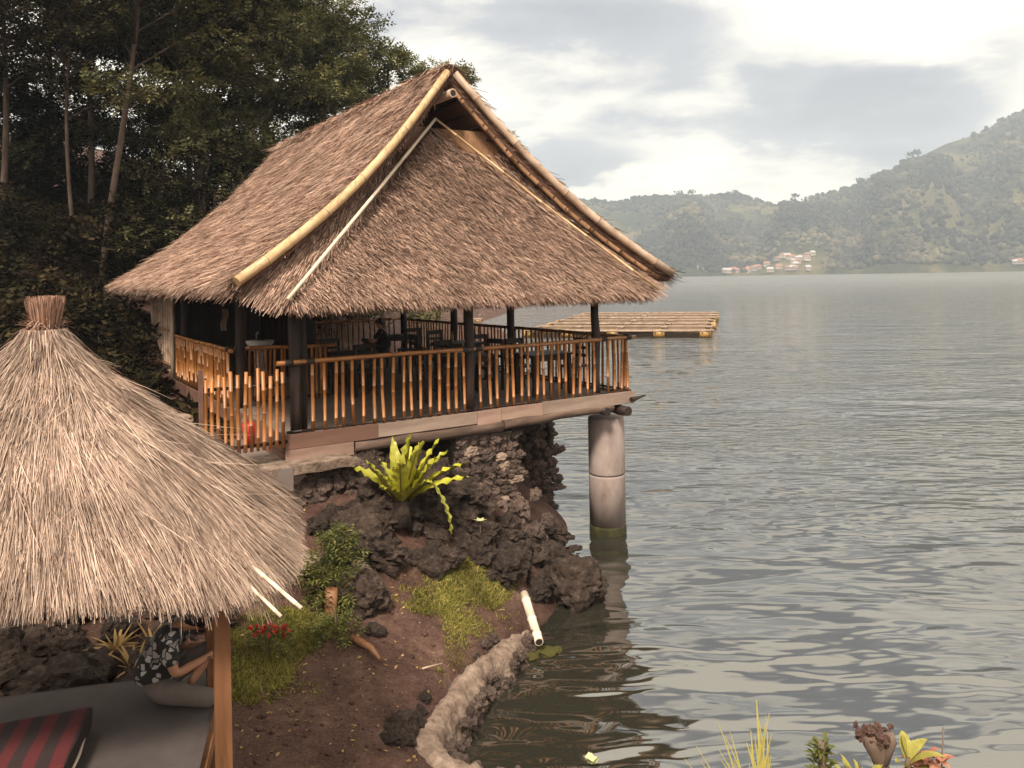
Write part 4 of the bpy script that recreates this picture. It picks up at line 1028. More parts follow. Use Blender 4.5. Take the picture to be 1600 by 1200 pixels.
parts.append(ribbons(P, D, N, rg.uniform(.06, .18, n) * (1 + .3 * clf), rg.uniform(.004, .009, n), 3, .02, rg.uniform(.02, .10, n), .35, rg))
V, Q = join_arrays(parts)
obj('straw', np_mesh('hut_straw', V, quads=Q, mats=[M['straw_pale']]), hut, kind='stuff')
rg = np.random.default_rng(78); n = 2600    # hairy underside edge
n = 1600
th_ = rg.uniform(0, 6.283, n); rr_ = np.sqrt(rg.uniform(0, 1, n)) * .075
P = np.stack([rr_ * np.cos(th_), rr_ * np.sin(th_), np.full(n, TOP - .05)], -1); D = np.stack([np.cos(th_) * rr_ * 2.2, np.sin(th_) * rr_ * 2.2, np.ones(n)], -1) + rg.normal(0, .04, (n, 3))
V, Q = ribbons(P, D, np.stack([np.cos(th_), np.sin(th_), 0 * th_], -1), rg.uniform(.15, .275, n), .007, 2, .01, 0, .6, rg)
tp = [(V, Q)]
n = 260; th_ = rg.uniform(0, 6.283, n)
P = np.stack([.08 * np.cos(th_), .08 * np.sin(th_), rg.uniform(TOP - .06, TOP + .06, n)], -1); D = np.stack([np.cos(th_), np.sin(th_), rg.normal(0, .6, n)], -1) + rg.normal(0, .5, (n, 3))
tp.append(ribbons(P, D, np.tile([0, 0, 1.0], (n, 1)), rg.uniform(.05, .14, n), .006, 2, .0, .03, .4, rg))
V, Q = join_arrays(tp)
obj('tuft', np_mesh('hut_tuft', V, quads=Q, mats=[island_mat('straw_tuft', [(.15, .075, .05), (.30, .165, .115), (.42, .26, .19)], .8)]), hut, kind='stuff')
b = MB(); b.tube([(0, 0, TOP - .1), (0, 0, TOP + .14)], [.06, .07], 14); obj('tuft_core', b.mesh('tuft_core', M['thatch_base']), hut)
for z, r in ((TOP - .03, .088), (TOP - .105, .115), (TOP - .13, .128)):
    b = MB(); b.tube([(r * math.cos(q), r * math.sin(q), z + .012 * math.sin(q * 2)) for q in np.linspace(0, 6.283, 25)], .007, 5, caps=False); obj('binding', b.mesh('binding', M['straw_skirt']), hut)
# hut frame
for x, y, lean, nm in ((1.20, -.68, .0, 'front'), (1.0, .44, 0, 'back'), (-1.25, -.68, 0, 'f'), (-1.25, .60, 0, 'b')):
    b = MB(); s = .048 if y < 0 else .042
    zb = gz(*hw(x, y, 0)[:2]) - .2
    for z0_, z1_ in ((zb, 2.9),):
        b.box((0, 0, (z0_ + z1_) / 2), (s * 2, s * 2, z1_ - z0_), jit=.006)
    obj('post', b.mesh('hut_post', M['post_light']), hut, (x, y, 0), (0, 0, .2))
for (p0, p1) in (((-1.4, -.72, 2.72), (1.35, -.72, 2.72)), ((-1.4, .66, 2.72), (1.35, .66, 2.72)), ((1.22, -.8, 2.78), (1.22, .75, 2.78)), ((-1.25, -.8, 2.78), (-1.25, .75, 2.78))):
    b = MB(); b.bamboo([p0, p1], .035, 7, 8); obj('roof_beam', b.mesh('hut_beam', [M['bamboo_grey'], M['bamboo_node']]), hut)
for (p0, p1, r) in (((1.2, -.75, 3.0), (1.72, -1.10, 2.62), .013), ((1.1, -.75, 3.0), (1.60, -1.14, 2.60), .011)):
    b = MB(); b.bamboo([p0, p1], r, 6, 8); obj('rafter', b.mesh('hut_rafter', [M['bamboo_white'], M['bamboo_white']]), hut)
# platform
PZ = 1.44
plat = thing('sitting_platform', 'raised wooden sitting platform under the straw hut', 'platform', (hx, hy, 0), HA)
b = MB(); b.box((0, 0, 0), (2.46, 1.62, .10)); obj('base', b.mesh('platform_base', M['post_light']), plat, (-.15, -.08, PZ - .065))
for i in range(12):
    b = MB(); b.box((0, 0, 0), (.192, 1.66, .025), jit=.002); obj('plank', b.mesh('platform_plank', M['plank']), plat, (-1.27 + i * .2005, -.08, PZ - .001))
for x, y in ((-1.2, -.8), (1.05, -.8), (-1.2, .65), (1.05, .65)):
    zb = gz(*hw(x, y, 0)[:2]) - .2
    b = MB(); b.box((x, y, (zb + PZ - .1) / 2), (.1, .1, PZ - .1 - zb)); obj('leg', b.mesh('platform_leg', M['post_light']), plat)
mm = bpy.data.materials.new('mat_fabric'); nt, p, o_ = nodes(mm)
tcn = nt.nodes.new('ShaderNodeTexCoord'); sx = nt.nodes.new('ShaderNodeSeparateXYZ'); nt.links.new(tcn.outputs['Object'], sx.inputs[0])
wa = mth(nt, 'SINE', mth(nt, 'MULTIPLY', sx.outputs[0], 330)); wb = mth(nt, 'SINE', mth(nt, 'MULTIPLY', sx.outputs[1], 420))
hgt = mth(nt, 'MULTIPLY', mth(nt, 'ADD', wa, 1.0), mth(nt, 'ADD', wb, 1.0))
f = noise_node(nt, 3, 6, .6)
c = ramp_node(nt, [(.3, (.046, .035, .033)), (.7, (.085, .066, .062))], mth(nt, 'ADD', mth(nt, 'MULTIPLY', f, .75), mth(nt, 'MULTIPLY', hgt, .035)))
nt.links.new(c, p.inputs['Base Color']); p.inputs['Roughness'].default_value = .85; add_bump(nt, p, hgt, .2, .002)
nxm, nym = 60, 40; gxm, gym = np.meshgrid(np.linspace(-1.36, 1.05, nxm), np.linspace(-.86, .72, nym))
gzm = .012 + .004 * snoise(gxm, gym, 51, 3, 4.0); n_ = nxm * nym
Vm = np.concatenate([np.stack([gxm.ravel(), gym.ravel(), gzm.ravel() + .012], -1), np.stack([gxm.ravel(), gym.ravel(), gzm.ravel() + .003], -1)])
i2 = (np.arange(nym - 1)[:, None] * nxm + np.arange(nxm - 1)[None]).ravel()
Qm = np.concatenate([np.stack([i2, i2 + 1, i2 + nxm + 1, i2 + nxm], -1), np.stack([i2, i2 + nxm, i2 + nxm + 1, i2 + 1], -1) + n_])
ed = [[j, j + 1, n_ + j + 1, n_ + j] for j in range(nxm - 1)] + [[(nym - 1) * nxm + j + 1, (nym - 1) * nxm + j, n_ + (nym - 1) * nxm + j, n_ + (nym - 1) * nxm + j + 1] for j in range(nxm - 1)] + [[i * nxm, n_ + i * nxm, n_ + (i + 1) * nxm, (i + 1) * nxm] for i in range(nym - 1)] + [[i * nxm + nxm - 1, (i + 1) * nxm + nxm - 1, n_ + (i + 1) * nxm + nxm - 1, n_ + i * nxm + nxm - 1] for i in range(nym - 1)]
mo = obj('floor_mat', np_mesh('floor_mat', Vm, quads=np.concatenate([Qm, ed]), mats=[mm], smooth=False), None, (hx, hy, PZ + .012), (0, 0, HA)); tag(mo, 'grey woven mat covering the sitting platform', 'mat')
# striped blanket / bolster
bmz = bpy.data.materials.new('striped_cloth'); nt, p, o_ = nodes(bmz)
tcn = nt.nodes.new('ShaderNodeTexCoord'); sx = nt.nodes.new('ShaderNodeSeparateXYZ'); nt.links.new(tcn.outputs['Object'], sx.inputs[0])
st = mth(nt, 'SINE', mth(nt, 'MULTIPLY', mth(nt, 'ADD', sx.outputs[0], mth(nt, 'MULTIPLY', noise_node(nt, 5, 3), .03)), 38))
c = ramp_node(nt, [(.42, (.015, .007, .007)), (.58, (.080, .006, .008))], mth(nt, 'ADD', mth(nt, 'MULTIPLY', st, .5), .5))
c = mixc(nt, mth(nt, 'MULTIPLY', noise_node(nt, 40, 3), .25), c, (.05, .01, .01))
nt.links.new(c, p.inputs['Base Color']); p.inputs['Roughness'].default_value = .9; add_bump(nt, p, noise_node(nt, 90, 3), .4, .004)
cu_ = obj('striped_cushion', rough_box((0, 0, 0), (.84, .74, .16), bmz, 'cushion', 4, 12, .03), None, hw(-.16, -.36, PZ + .125), (0, 0, HA + .06)); tag(cu_, 'thick red and black striped cushion lying on the grey mat', 'cushion')
s_ = cu_.modifiers.new('soft', 'SUBSURF'); s_.levels = s_.render_levels = 1
b = MB(); b.tube([(.40, -.30, -.06), (.415, 0, -.055), (.40, .29, -.05)], .012, 6); obj('pale_edge', b.mesh('cushion_edge', M['sack']), cu_)

# ------------------------------------------------------------------ people
def skin_mesh(name, joints, edges, mat, sub=2, root=0):
    me = bpy.data.meshes.new(name + '_cage'); names = list(joints)
    me.from_pydata([joints[k][0] for k in names], [], []); 
    me.clear_geometry(); me.from_pydata([joints[k][0] for k in names], [(names.index(a), names.index(b)) for a, b in edges], [])
    o = bpy.data.objects.new(name + '_cage', me); col.objects.link(o)
    md = o.modifiers.new('s', 'SKIN'); md.use_smooth_shade = True
    for i, k in enumerate(names):
        r = joints[k][1]; sv = me.skin_vertices[0].data[i]; sv.radius = r if isinstance(r, tuple) else (r, r); sv.use_root = (i == root)
    m2 = o.modifiers.new('u', 'SUBSURF'); m2.levels = m2.render_levels = sub
    dg = bpy.context.evaluated_depsgraph_get(); dg.update()
    out_ = bpy.data.meshes.new_from_object(o.evaluated_get(dg)); out_.name = name
    bpy.data.objects.remove(o); out_.materials.clear(); out_.materials.append(mat)
    out_.polygons.foreach_set('use_smooth', np.ones(len(out_.polygons), dtype=bool))
    return out_
M['skin'] = pmat('skin', [(.30, .135, .075), (.40, .20, .12)], 8, .5)
M['hair'] = pmat('hair', [(.006, .004, .004), (.015, .010, .009)], 60, .45, stretch=(4, 4, .6))
M['trousers'] = pmat('trousers', [(.085, .065, .058), (.14, .11, .10)], 7, .9, .5, .01, bscale=9)
M['dark_cloth'] = pmat('dark_cloth', [(.012, .010, .010), (.03, .024, .024)], 7, .9)
M['phone'] = pmat('phone', [(.012, .012, .014), (.02, .02, .022)], 3, .15, spec=.6)
sm = bpy.data.materials.new('patterned_shirt'); nt, p, o_ = nodes(sm)
tcn = nt.nodes.new('ShaderNodeTexCoord'); vo = nt.nodes.new('ShaderNodeTexVoronoi'); vo.inputs['Scale'].default_value = 17
vo.distance = 'CHEBYCHEV'; nt.links.new(tcn.outputs['Object'], vo.inputs['Vector']); sx = nt.nodes.new('ShaderNodeSeparateXYZ'); nt.links.new(vo.outputs['Color'], sx.inputs[0])
v2 = nt.nodes.new('ShaderNodeTexVoronoi'); v2.inputs['Scale'].default_value = 17; v2.distance = 'CHEBYCHEV'; v2.feature = 'F2'; nt.links.new(tcn.outputs['Object'], v2.inputs['Vector'])
edge = mth(nt, 'GREATER_THAN', mth(nt, 'SUBTRACT', v2.outputs['Distance'], vo.outputs['Distance']), .10)
pale_cell = mth(nt, 'MULTIPLY', mth(nt, 'GREATER_THAN', sx.outputs[0], .52), edge)  # pale cells of the shirt print, each with its own grey
shade = ramp_node(nt, [(.15, .13, .125), (.30, .27, .26), (.46, .43, .41)], sx.outputs[1])
c = mixc(nt, pale_cell, (.014, .011, .011), shade)
nt.links.new(c, p.inputs['Base Color']); p.inputs['Roughness'].default_value = .85; add_bump(nt, p, noise_node(nt, 9, 4), .5, .015)
def face_bits(b, c, fw, up, s=1.0):
    fw, up = Vector(fw).normalized(), Vector(up).normalized(); sd = up.cross(fw)
    b.tube([c + fw * .095 * s + up * .015, c + fw * .118 * s - up * .012, c + fw * .108 * s - up * .03], [.008 * s, .013 * s, .012 * s], 6)
    for q in (-1, 1):
        e = c + sd * q * .078 * s + fw * -.005; b.tube([e + up * .028, e + sd * q * .010, e - up * .028], [.006, .016, .006], 6)
def fingers(b, wrist, hand, up, side, curl=.6, s=1.0):
    """palm already in the body; five fingers of unequal length, thumb off the side"""
    d = (Vector(hand) - Vector(wrist)).normalized(); up = Vector(up); sd = d.cross(up).normalized() * side; up = sd.cross(d).normalized() * side
    tip = Vector(hand)
    for i, (off, L) in enumerate(((-.028, .066), (-.010, .076), (.009, .071), (.027, .056))):
        p0 = tip + sd * off - d * .015; p1 = p0 + d * L * .5; p2 = p1 + (d * (1 - curl) - up * curl).normalized() * L * .35; p3 = p2 + (d * (1 - 1.6 * curl) - up * curl * 1.4).normalized() * L * .28
        b.tube([p0, p1, p2, p3], [.0095 * s, .009 * s, .008 * s, .006 * s], 6)
    p0 = tip - sd * .025 - d * .06; p1 = p0 - sd * .025 + d * .03; p2 = p1 + d * .035 - sd * .004
    b.tube([p0, p1, p2], [.013 * s, .0105 * s, .008 * s], 6)
def join_mb(me, b, mat):
    """append tubes to an evaluated mesh"""
    bm = bmesh.new(); bm.from_mesh(me)
    t_ = b.mesh('tmp', mat); bm.from_mesh(t_); bm.to_mesh(me); bm.free(); bpy.data.meshes.remove(t_); return me
def seated_person(name, label, loc, rz, shirt, pants, hair, lean=1.0, scale=1.0, bow=0.0):
    t = thing(name, label, 'person', loc, rz)
    J = {'pelvis': ((0, 0, .13), (.05, .06)), 'belly': ((.0, 0, .30), (.065, .085)), 'chest': ((.075 * lean, 0, .46), (.105, .155)), 'neck0': ((.145 * lean, 0, .575), .055), 'neck': ((.19 * lean, 0, .63), .048), 'head0': ((.235 * lean, 0, .70), (.082, .072)), 'head1': ((.25 * lean, 0, .78), (.092, .080)), 'head2': ((.245 * lean, 0, .845), (.062, .055)),
         'shL': ((.10 * lean, .175, .535), .058), 'elL': ((.20, .235, .30), .042), 'wrL': ((.40, .09, .345), .029), 'haL': ((.465, .055, .37), (.034, .018)),
         'shR': ((.10 * lean, -.175, .535), .058), 'elR': ((.19, -.23, .29), .042), 'wrR': ((.39, -.075, .325), .029), 'haR': ((.455, -.045, .345), (.034, .018)),
         'hipL': ((.05, .10, .125), .06), 'knL': ((.47, .13, .36), .056), 'ankL': ((.27, .02, .12), .036), 'toL': ((.24, .06, .045), (.034, .026)),
         'hipR': ((.05, -.10, .115), .06), 'knR': ((.47, -.25, .085), .055), 'ankR': ((.22, -.03, .07), .042), 'toR': ((.14, .07, .04), (.034, .026))}
    for q_ in ('neck', 'head0', 'head1', 'head2'):
        (x_, y_, z_), r_q = J[q_]; f_ = .4 if q_ == 'neck' else 1.0; J[q_] = ((x_ + .09 * bow * f_, y_, z_ - .13 * bow * f_), r_q)
    E = [('pelvis', 'belly'), ('belly', 'chest'), ('chest', 'neck0'), ('neck0', 'neck'), ('neck', 'head0'), ('head0', 'head1'), ('head1', 'head2'), ('chest', 'shL'), ('shL', 'elL'), ('elL', 'wrL'), ('wrL', 'haL'), ('chest', 'shR'), ('shR', 'elR'), ('elR', 'wrR'), ('wrR', 'haR'),
         ('pelvis', 'hipL'), ('hipL', 'knL'), ('knL', 'ankL'), ('ankL', 'toL'), ('pelvis', 'hipR'), ('hipR', 'knR'), ('knR', 'ankR'), ('ankR', 'toR')]
    me = skin_mesh('body', J, E, M['skin'])
    b = MB(); hc = Vector(J['head1'][0]) + Vector((.0, 0, -.01)); face_bits(b, hc, (1, 0, -.45), (.45, 0, 1))
    fingers(b, J['wrL'][0], J['haL'][0], (0, 0, 1), 1); fingers(b, J['wrR'][0], J['haR'][0], (0, 0, 1), -1)
    obj('body', join_mb(me, b, M['skin']), t)
    def sub(names, grow): return {k: (J[k][0], tuple(x + grow for x in (J[k][1] if isinstance(J[k][1], tuple) else (J[k][1],) * 2))) for k in names}
    sh = sub(['chest', 'neck0', 'shL', 'shR'], .022); sh['belly'] = ((.0, 0, .30), (.125, .16)); sh['pelvis'] = ((-.015, 0, .11), (.155, .20)); sh['slL'] = ((.185, .225, .35), (.064, .064)); sh['slR'] = ((.175, -.22, .34), (.064, .064))
    obj('shirt', skin_mesh('shirt', {k: sh[k] for k in ['pelvis', 'belly', 'chest', 'neck0', 'shL', 'slL', 'shR', 'slR']}, [('pelvis', 'belly'), ('belly', 'chest'), ('chest', 'neck0'), ('chest', 'shL'), ('shL', 'slL'), ('chest', 'shR'), ('shR', 'slR')], shirt), t)
    tr = sub(['pelvis', 'knL', 'knR', 'ankR'], .020); tr['hipL'] = ((.05, .10, .125), .105); tr['hipR'] = ((.05, -.10, .115), .105); tr['shinL'] = ((.44, .11, .315), (.075, .075)); tr['pelvis'] = ((-.01, 0, .13), (.13, .16)); tr['seat'] = ((-.07, 0, .10), (.09, .13)); tr['thR'] = ((.27, -.19, .105), (.08, .085)); tr['thL'] = ((.27, .12, .25), (.085, .08))
    obj('trousers', skin_mesh('trousers', tr, [('pelvis', 'seat'), ('pelvis', 'hipL'), ('hipL', 'thL'), ('thL', 'knL'), ('knL', 'shinL'), ('pelvis', 'hipR'), ('hipR', 'thR'), ('thR', 'knR'), ('knR', 'ankR')], pants), t)
    HJ = {'a': ((.215 * lean, 0, .80), (.095, .092)), 'b': ((.23 * lean, 0, .86), (.075, .075)), 'c': ((.17 * lean, 0, .73), (.062, .085)), 'd': ((.125 * lean, 0, .65), (.04, .07)), 'e': ((.29 * lean, 0, .845), (.05, .075)), 'f': ((.25 * lean, -.075, .72), (.025, .045)), 'g': ((.25 * lean, .075, .72), (.025, .045))}
    HJ = {k_: ((v_[0][0] + .09 * bow * (.5 if k_ == 'd' else 1), v_[0][1], v_[0][2] - .13 * bow * (.5 if k_ == 'd' else 1)), v_[1]) for k_, v_ in HJ.items()}
    obj('hair', skin_mesh('hair', HJ, [('a', 'b'), ('a', 'c'), ('c', 'd'), ('a', 'e'), ('a', 'f'), ('a', 'g')], hair), t)
    t.scale = (scale,) * 3
    return t
pp = hw(.60, .36, 0)
per = seated_person('person', 'person in a black and grey patterned shirt sitting on the mat with head bent down', (pp[0], pp[1], PZ + .022), HA - .02, sm, M['trousers'], M['hair'], 1.25, .97, 1.0)
ph = MB(); ph.box((0, 0, 0), (.012, .075, .15)); v_ = per.matrix_basis
pw_ = Matrix.Translation((pp[0], pp[1], PZ + .022)) @ Matrix.Rotation(HA - .02, 4, 'Z') @ Vector((.50, .0, .40))
po = obj('phone', ph.mesh('phone', M['phone']), None, pw_, (0, -.5, HA)); tag(po, 'dark phone held by the seated person', 'phone')
# ------------------------------------------------------------------ furniture inside the pavilion
def table_mesh_parts(t, w=.9, d=.7, h=.72):
    for i in range(5):
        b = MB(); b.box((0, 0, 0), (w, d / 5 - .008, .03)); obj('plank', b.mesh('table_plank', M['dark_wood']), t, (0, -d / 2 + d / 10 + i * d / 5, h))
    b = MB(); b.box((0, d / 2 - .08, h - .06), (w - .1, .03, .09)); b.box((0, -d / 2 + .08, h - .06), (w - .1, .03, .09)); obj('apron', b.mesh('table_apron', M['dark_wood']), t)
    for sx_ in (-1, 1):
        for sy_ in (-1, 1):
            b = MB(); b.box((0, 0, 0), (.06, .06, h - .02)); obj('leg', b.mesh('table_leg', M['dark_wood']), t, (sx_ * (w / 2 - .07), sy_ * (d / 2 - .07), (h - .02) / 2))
def put(name, label, cat, x, y, rz, group=None):
    p_ = pw(x, y, 0); return thing(name, label, cat, p_, PHI + rz, group)
tabs = [(4.95, .95, 'dark wooden table nearest the concrete pillar corner'), (3.75, 1.55, 'dark wooden table behind the middle front post'), (4.95, 4.1, 'dark wooden table half way along the lake railing'), (4.9, 7.0, 'dark wooden table at the far end by the lake railing'), (2.3, 3.6, 'dark wooden table deep in the shade of the pavilion')]
for x, y, lb in tabs: table_mesh_parts(put('dining_table', lb, 'table', x, y, 0, 'dining tables in the pavilion'))
def make_chair(label, x, y, rz):
    t = put('wooden_chair', label, 'chair', x, y, rz, 'wooden chairs in the pavilion')
    b = MB(); b.box((0, 0, .44), (.42, .42, .035)); obj('seat', b.mesh('chair_seat', M['dark_wood']), t)
    for sx_ in (-1, 1):
        b = MB(); b.box((sx_ * .18, -.18, .215), (.045, .045, .43)); obj('leg', b.mesh('chair_leg', M['dark_wood']), t)
        b = MB(); b.box((sx_ * .18, .19, .47), (.045, .045, .94), Matrix.Rotation(-.03, 3, 'X')); obj('leg', b.mesh('chair_leg', M['dark_wood']), t)
    for z in (.62, .76, .90):
        b = MB(); b.box((0, .20, z), (.34, .02, .09 if z > .8 else .055)); obj('back_slat', b.mesh('chair_slat', M['dark_wood']), t)
    b = MB(); b.box((0, 0, .2), (.34, .025, .03)); obj('stretcher', b.mesh('chair_stretcher', M['dark_wood']), t)
    return t
for lb, x, y, rz in (('dark wooden chair at the pillar corner table, back to the lake railing', 5.7, 1.0, -1.5), ('dark wooden chair at the pillar corner table, on its inner side', 4.95, 1.65, 0.05), ('dark wooden chair facing the front railing behind the middle post', 3.75, 2.25, .1),
                     ('dark wooden chair left of the table behind the middle post', 3.0, 1.5, 1.5), ('dark wooden chair right of the table behind the middle post', 4.42, 1.95, -1.3), ('dark wooden chair near end of the table half way along the lake railing', 4.95, 3.4, 3.1), ('dark wooden chair far end of the table half way along the lake railing', 4.95, 4.85, .1),
                     ('dark wooden chair inner side of the table half way along the lake railing', 4.15, 4.1, 1.55), ('dark wooden chair at the far end table', 4.9, 6.3, 3.14), ('dark wooden chair at the shaded table', 2.3, 2.9, 3.1), ('dark wooden chair beyond the shaded table', 2.3, 4.3, 0)):
    make_chair(lb, x, y, rz)
def lathe(pr, mats, name, sides=12):
    b = MB(); b.tube([(0, 0, z) for _, z in pr], [r for r, _ in pr], sides); return b.mesh(name, mats)
bt = lathe([(.03, 0), (.032, .02), (.032, .13), (.014, .17), (.013, .22)], M['barrel'], 'sauce_bottle')
for (x, y, lb) in ((4.0, .98, 'small yellow sauce bottle on the table behind the middle post'), (4.9, 4.2, 'yellow sauce bottle on the table half way along the lake railing')):
    yy_ = 1.45 if x < 4.5 else y
    o_ = obj('sauce_bottle', bt, None, pw(x if x > 4.5 else 3.6, yy_, .735)); tag(o_, lb, 'bottle')
# wash basin, red bucket and cloth near the gate
wb = put('wash_basin', 'white wash basin on a pedestal inside the gate opening', 'basin', .95, 4.6, 0)
M['porcelain'] = pmat('porcelain', [(.30, .27, .25), (.38, .34, .32)], 3, .3)
b = MB(); b.tube([(0, 0, .78), (0, 0, .80), (0, 0, .97), (0, 0, .98), (0, 0, .93), (0, 0, .85)], [.14, .18, .27, .255, .23, .10], 20); obj('bowl', b.mesh('basin_bowl', M['porcelain']), wb)
b = MB(); b.tube([(0, 0, 0), (0, 0, .2), (0, 0, .79)], [.11, .07, .08], 12); obj('pedestal', b.mesh('basin_pedestal', M['porcelain']), wb)
b = MB(); b.tube([(0, .22, .97), (0, .22, 1.1), (0, .12, 1.13), (0, .1, 1.1)], .014, 8); obj('tap', b.mesh('basin_tap', M['concrete']), wb)
rb = put('red_bucket', 'red plastic bucket on the landing behind the gate', 'bucket', -.05, 1.5, 0); rb.location.z = 2.2
M['red_plastic'] = pmat('red_plastic', [(.32, .012, .015), (.42, .02, .02)], 3, .35)
b = MB(); b.tube([(0, 0, 0), (0, 0, .3), (0, 0, .32), (0, 0, .3), (0, 0, .05)], [.11, .15, .155, .14, .10], 16); obj('bucket_body', b.mesh('bucket_body', M['red_plastic']), rb)
b = MB(); b.tube([(.15 * math.cos(q), 0, .3 + .15 * math.sin(q)) for q in np.linspace(0, math.pi, 12)], .006, 6); obj('handle', b.mesh('bucket_handle', M['concrete']), rb)
bm = bmesh.new(); bmesh.ops.create_grid(bm, x_segments=8, y_segments=16, size=.5)
for v in bm.verts: v.co = Vector((v.co.x * .14 + .03 * math.sin(v.co.y * 6), .03 * math.sin(v.co.x * 14) + .04 * v.co.y, v.co.y * .6))
me = bpy.data.meshes.new('towel'); bm.to_mesh(me); bm.free(); me.materials.append(M['raft_bamboo']); to = obj('hanging_cloth', me, None, pw(.55, 5.6, 1.35)); to.scale = (.7, 1, .7); tag(to, 'pale cloth hanging in the dark opening left of the basin', 'cloth'); sd_ = to.modifiers.new('t', 'SOLIDIFY'); sd_.thickness = .012
inn = seated_person('person', 'dark haired person seated inside the pavilion near the lake railing', pw(3.95, 5.6, .44), PHI + 2.6, M['dark_cloth'], M['dark_cloth'], M['hair'], .5, .95)
st_ = put('stool', 'dark wooden stool under the person inside the pavilion', 'stool', 4.0, 5.55, 0)
b = MB(); b.box((0, 0, .41), (.5, .5, .05)); obj('seat', b.mesh('stool_seat', M['dark_wood']), st_)
for sx_ in (-1, 1):
    for sy_ in (-1, 1): b = MB(); b.box((sx_ * .2, sy_ * .2, .195), (.05, .05, .39)); obj('leg', b.mesh('stool_leg', M['dark_wood']), st_)

# ------------------------------------------------------------------ plants
def frond_mesh(L, wd, bend, seed, ruffle=.035, notch=.22):
    """strap shaped ruffled frond growing along +x, arching, with a dark midrib"""
    r = random.Random(seed); n = 18; b = MB(); vs_ = []; fs_ = []
    for i in range(n + 1):
        f = i / n; x = L * (f - .12 * bend * f * f); z = L * (.28 * f * (1 - bend * f)) if bend else 0
        w = wd * max(.03, (min(1, f * 2.2 + .25) ** .8) * (1 - f ** 2.6) ** .8)
        for k in (-1, -.5, 0, .5, 1):
            ru = ruffle * abs(k) * math.sin(f * 34 + k * 2 + seed) * (.25 + .5 * f) + (r.uniform(-.01, .01) if abs(k) == 1 else 0)
            wk = w * (1 - (notch * r.random() if abs(k) == 1 else 0))
            vs_.append((x, k * wk, z + abs(k) * w * .35 + ru))
    for i in range(n):
        for j in range(4): a = i * 5 + j; fs_.append((a, a + 1, a + 6, a + 5))
    b.add(vs_, fs_, 0, True)
    b.tube([Vector(vs_[i * 5 + 2]) - Vector((0, 0, .004)) for i in range(0, n + 1, 3)], [.012 * (1 - .8 * i / n) for i in range(0, n + 1, 3)], 5, 1)
    return b.mesh('frond', [M['fern'], M['rib']])
fx, fy = -1.50, 10.42
fern = thing('nest_fern', 'large bird nest fern with bright yellow green ruffled fronds on the rock', 'fern', (fx, fy, 1.72))
fspec = [(-.05, 1.45, .92), (.30, 1.30, .80), (-.55, 1.15, .92), (-1.0, 1.05, .86), (-1.45, .95, .78), (2.9, .72, .85), (2.6, 1.0, .62), (.55, .85, .95), (.25, .62, 1.02), (-.1, .5, 1.0), (-2.0, .75, .6), (1.2, 1.15, .72), (2.0, 1.25, .85), (-.35, .9, .8), (3.4, .95, .7), (-2.5, 1.0, .55), (.7, 1.2, .78), (-.75, .7, .75), (.05, 1.05, .95), (1.6, .8, .7), (-1.25, 1.25, .6), (2.3, .6, .6), (-.2, 1.3, .7), (.45, 1.5, .85), (-1.8, 1.2, .55)]
for i, (azm, elv, L) in enumerate(fspec):
    me = frond_mesh(L * 1.0, .115 + .02 * (i % 3), .25 + .5 * (elv < .9), i)
    o_ = obj('frond', me, fern, (.05 * math.cos(azm), .05 * math.sin(azm), 0)); o_.rotation_mode = 'XYZ'
    o_.matrix_local = Matrix.Translation((.05 * math.cos(azm), .05 * math.sin(azm), 0)) @ Matrix.Rotation(azm, 4, 'Z') @ Matrix.Rotation(-(elv - .2), 4, 'Y') @ Matrix.Rotation(random.uniform(-.3, .3), 4, 'X')
dr = frond_mesh(.75, .06, .9, 77); o_ = obj('frond', dr, fern, label='pale drooping frond hanging down the rock'); o_.matrix_local = Matrix.Translation((.45, -.25, .30)) @ Matrix.Rotation(-.3, 4, 'Z') @ Matrix.Rotation(1.25, 4, 'Y')
b = MB(); b.tube([(0, 0, -.3), (0, 0, .05)], [.14, .09], 10); obj('root_ball', b.mesh('fern_root', M['lava']), fern)
# template sprays
def spray_template(n_pairs, leaf, ln, width, droop=.0):
    vs_, fs_ = [], []
    for i in range(n_pairs):
        x = (i + .7) / (n_pairs + .5)
        for s in (-1, 1):
            l = ln * (1 - .55 * abs(x - .45) * 1.4); o = len(vs_)
            vs_ += [(x, 0, -droop * x * x), (x + width * .4, s * l * .5 - s * 0, .05 * l - droop * x * x), (x + .25 * l, s * l, -.12 * l - droop * x * x), (x - width * .6, s * l * .5, -droop * x * x)]; fs_.append((o, o + 1, o + 2, o + 3))
    o = len(vs_); vs_ += [(.93, -width * .3, -droop), (1.15, 0, -droop * 1.2), (.93, width * .3, -droop), (.8, 0, -droop * .7)]; fs_.append((o, o + 1, o + 2, o + 3))
    return np.array(vs_, float), np.array(fs_)
def leafy(name, t, centers, radii, n, tmpl, size, mat, rg, up=.3, part='foliage', sq=.75):
    TV, TQ = tmpl; k = rg.integers(0, len(centers), n); C = np.asarray(centers)[k]; Rr = np.asarray(radii)[k]
    d = vnorm(rg.normal(size=(n, 3))); d[:, 2] *= sq; rr = rg.uniform(.25, 1, n) ** .6
    P = C + d * (Rr * rr)[:, None]; D = d + rg.normal(0, .5, (n, 3)) + np.array([0, 0, up])
    V, Q = scatter_template(TV, TQ, P, rot_from(D, rg=rg), rg.uniform(.7, 1.25, (n, 1)) * size)
    return obj(part, np_mesh(name, V, quads=Q, mats=[mat]), t)
rg = np.random.default_rng(101)
T_pin = spray_template(5, 0, .42, .13, .12)
T_thin = spray_template(3, 0, .5, .16, .1)
sh = thing('leafy_shrub', 'bright green leafy shrub between the straw eave and the dark rock', 'shrub', (-2.18, 9.25, gz(-2.18, 9.25) - .1)); sh.scale = (.9, .9, .82)
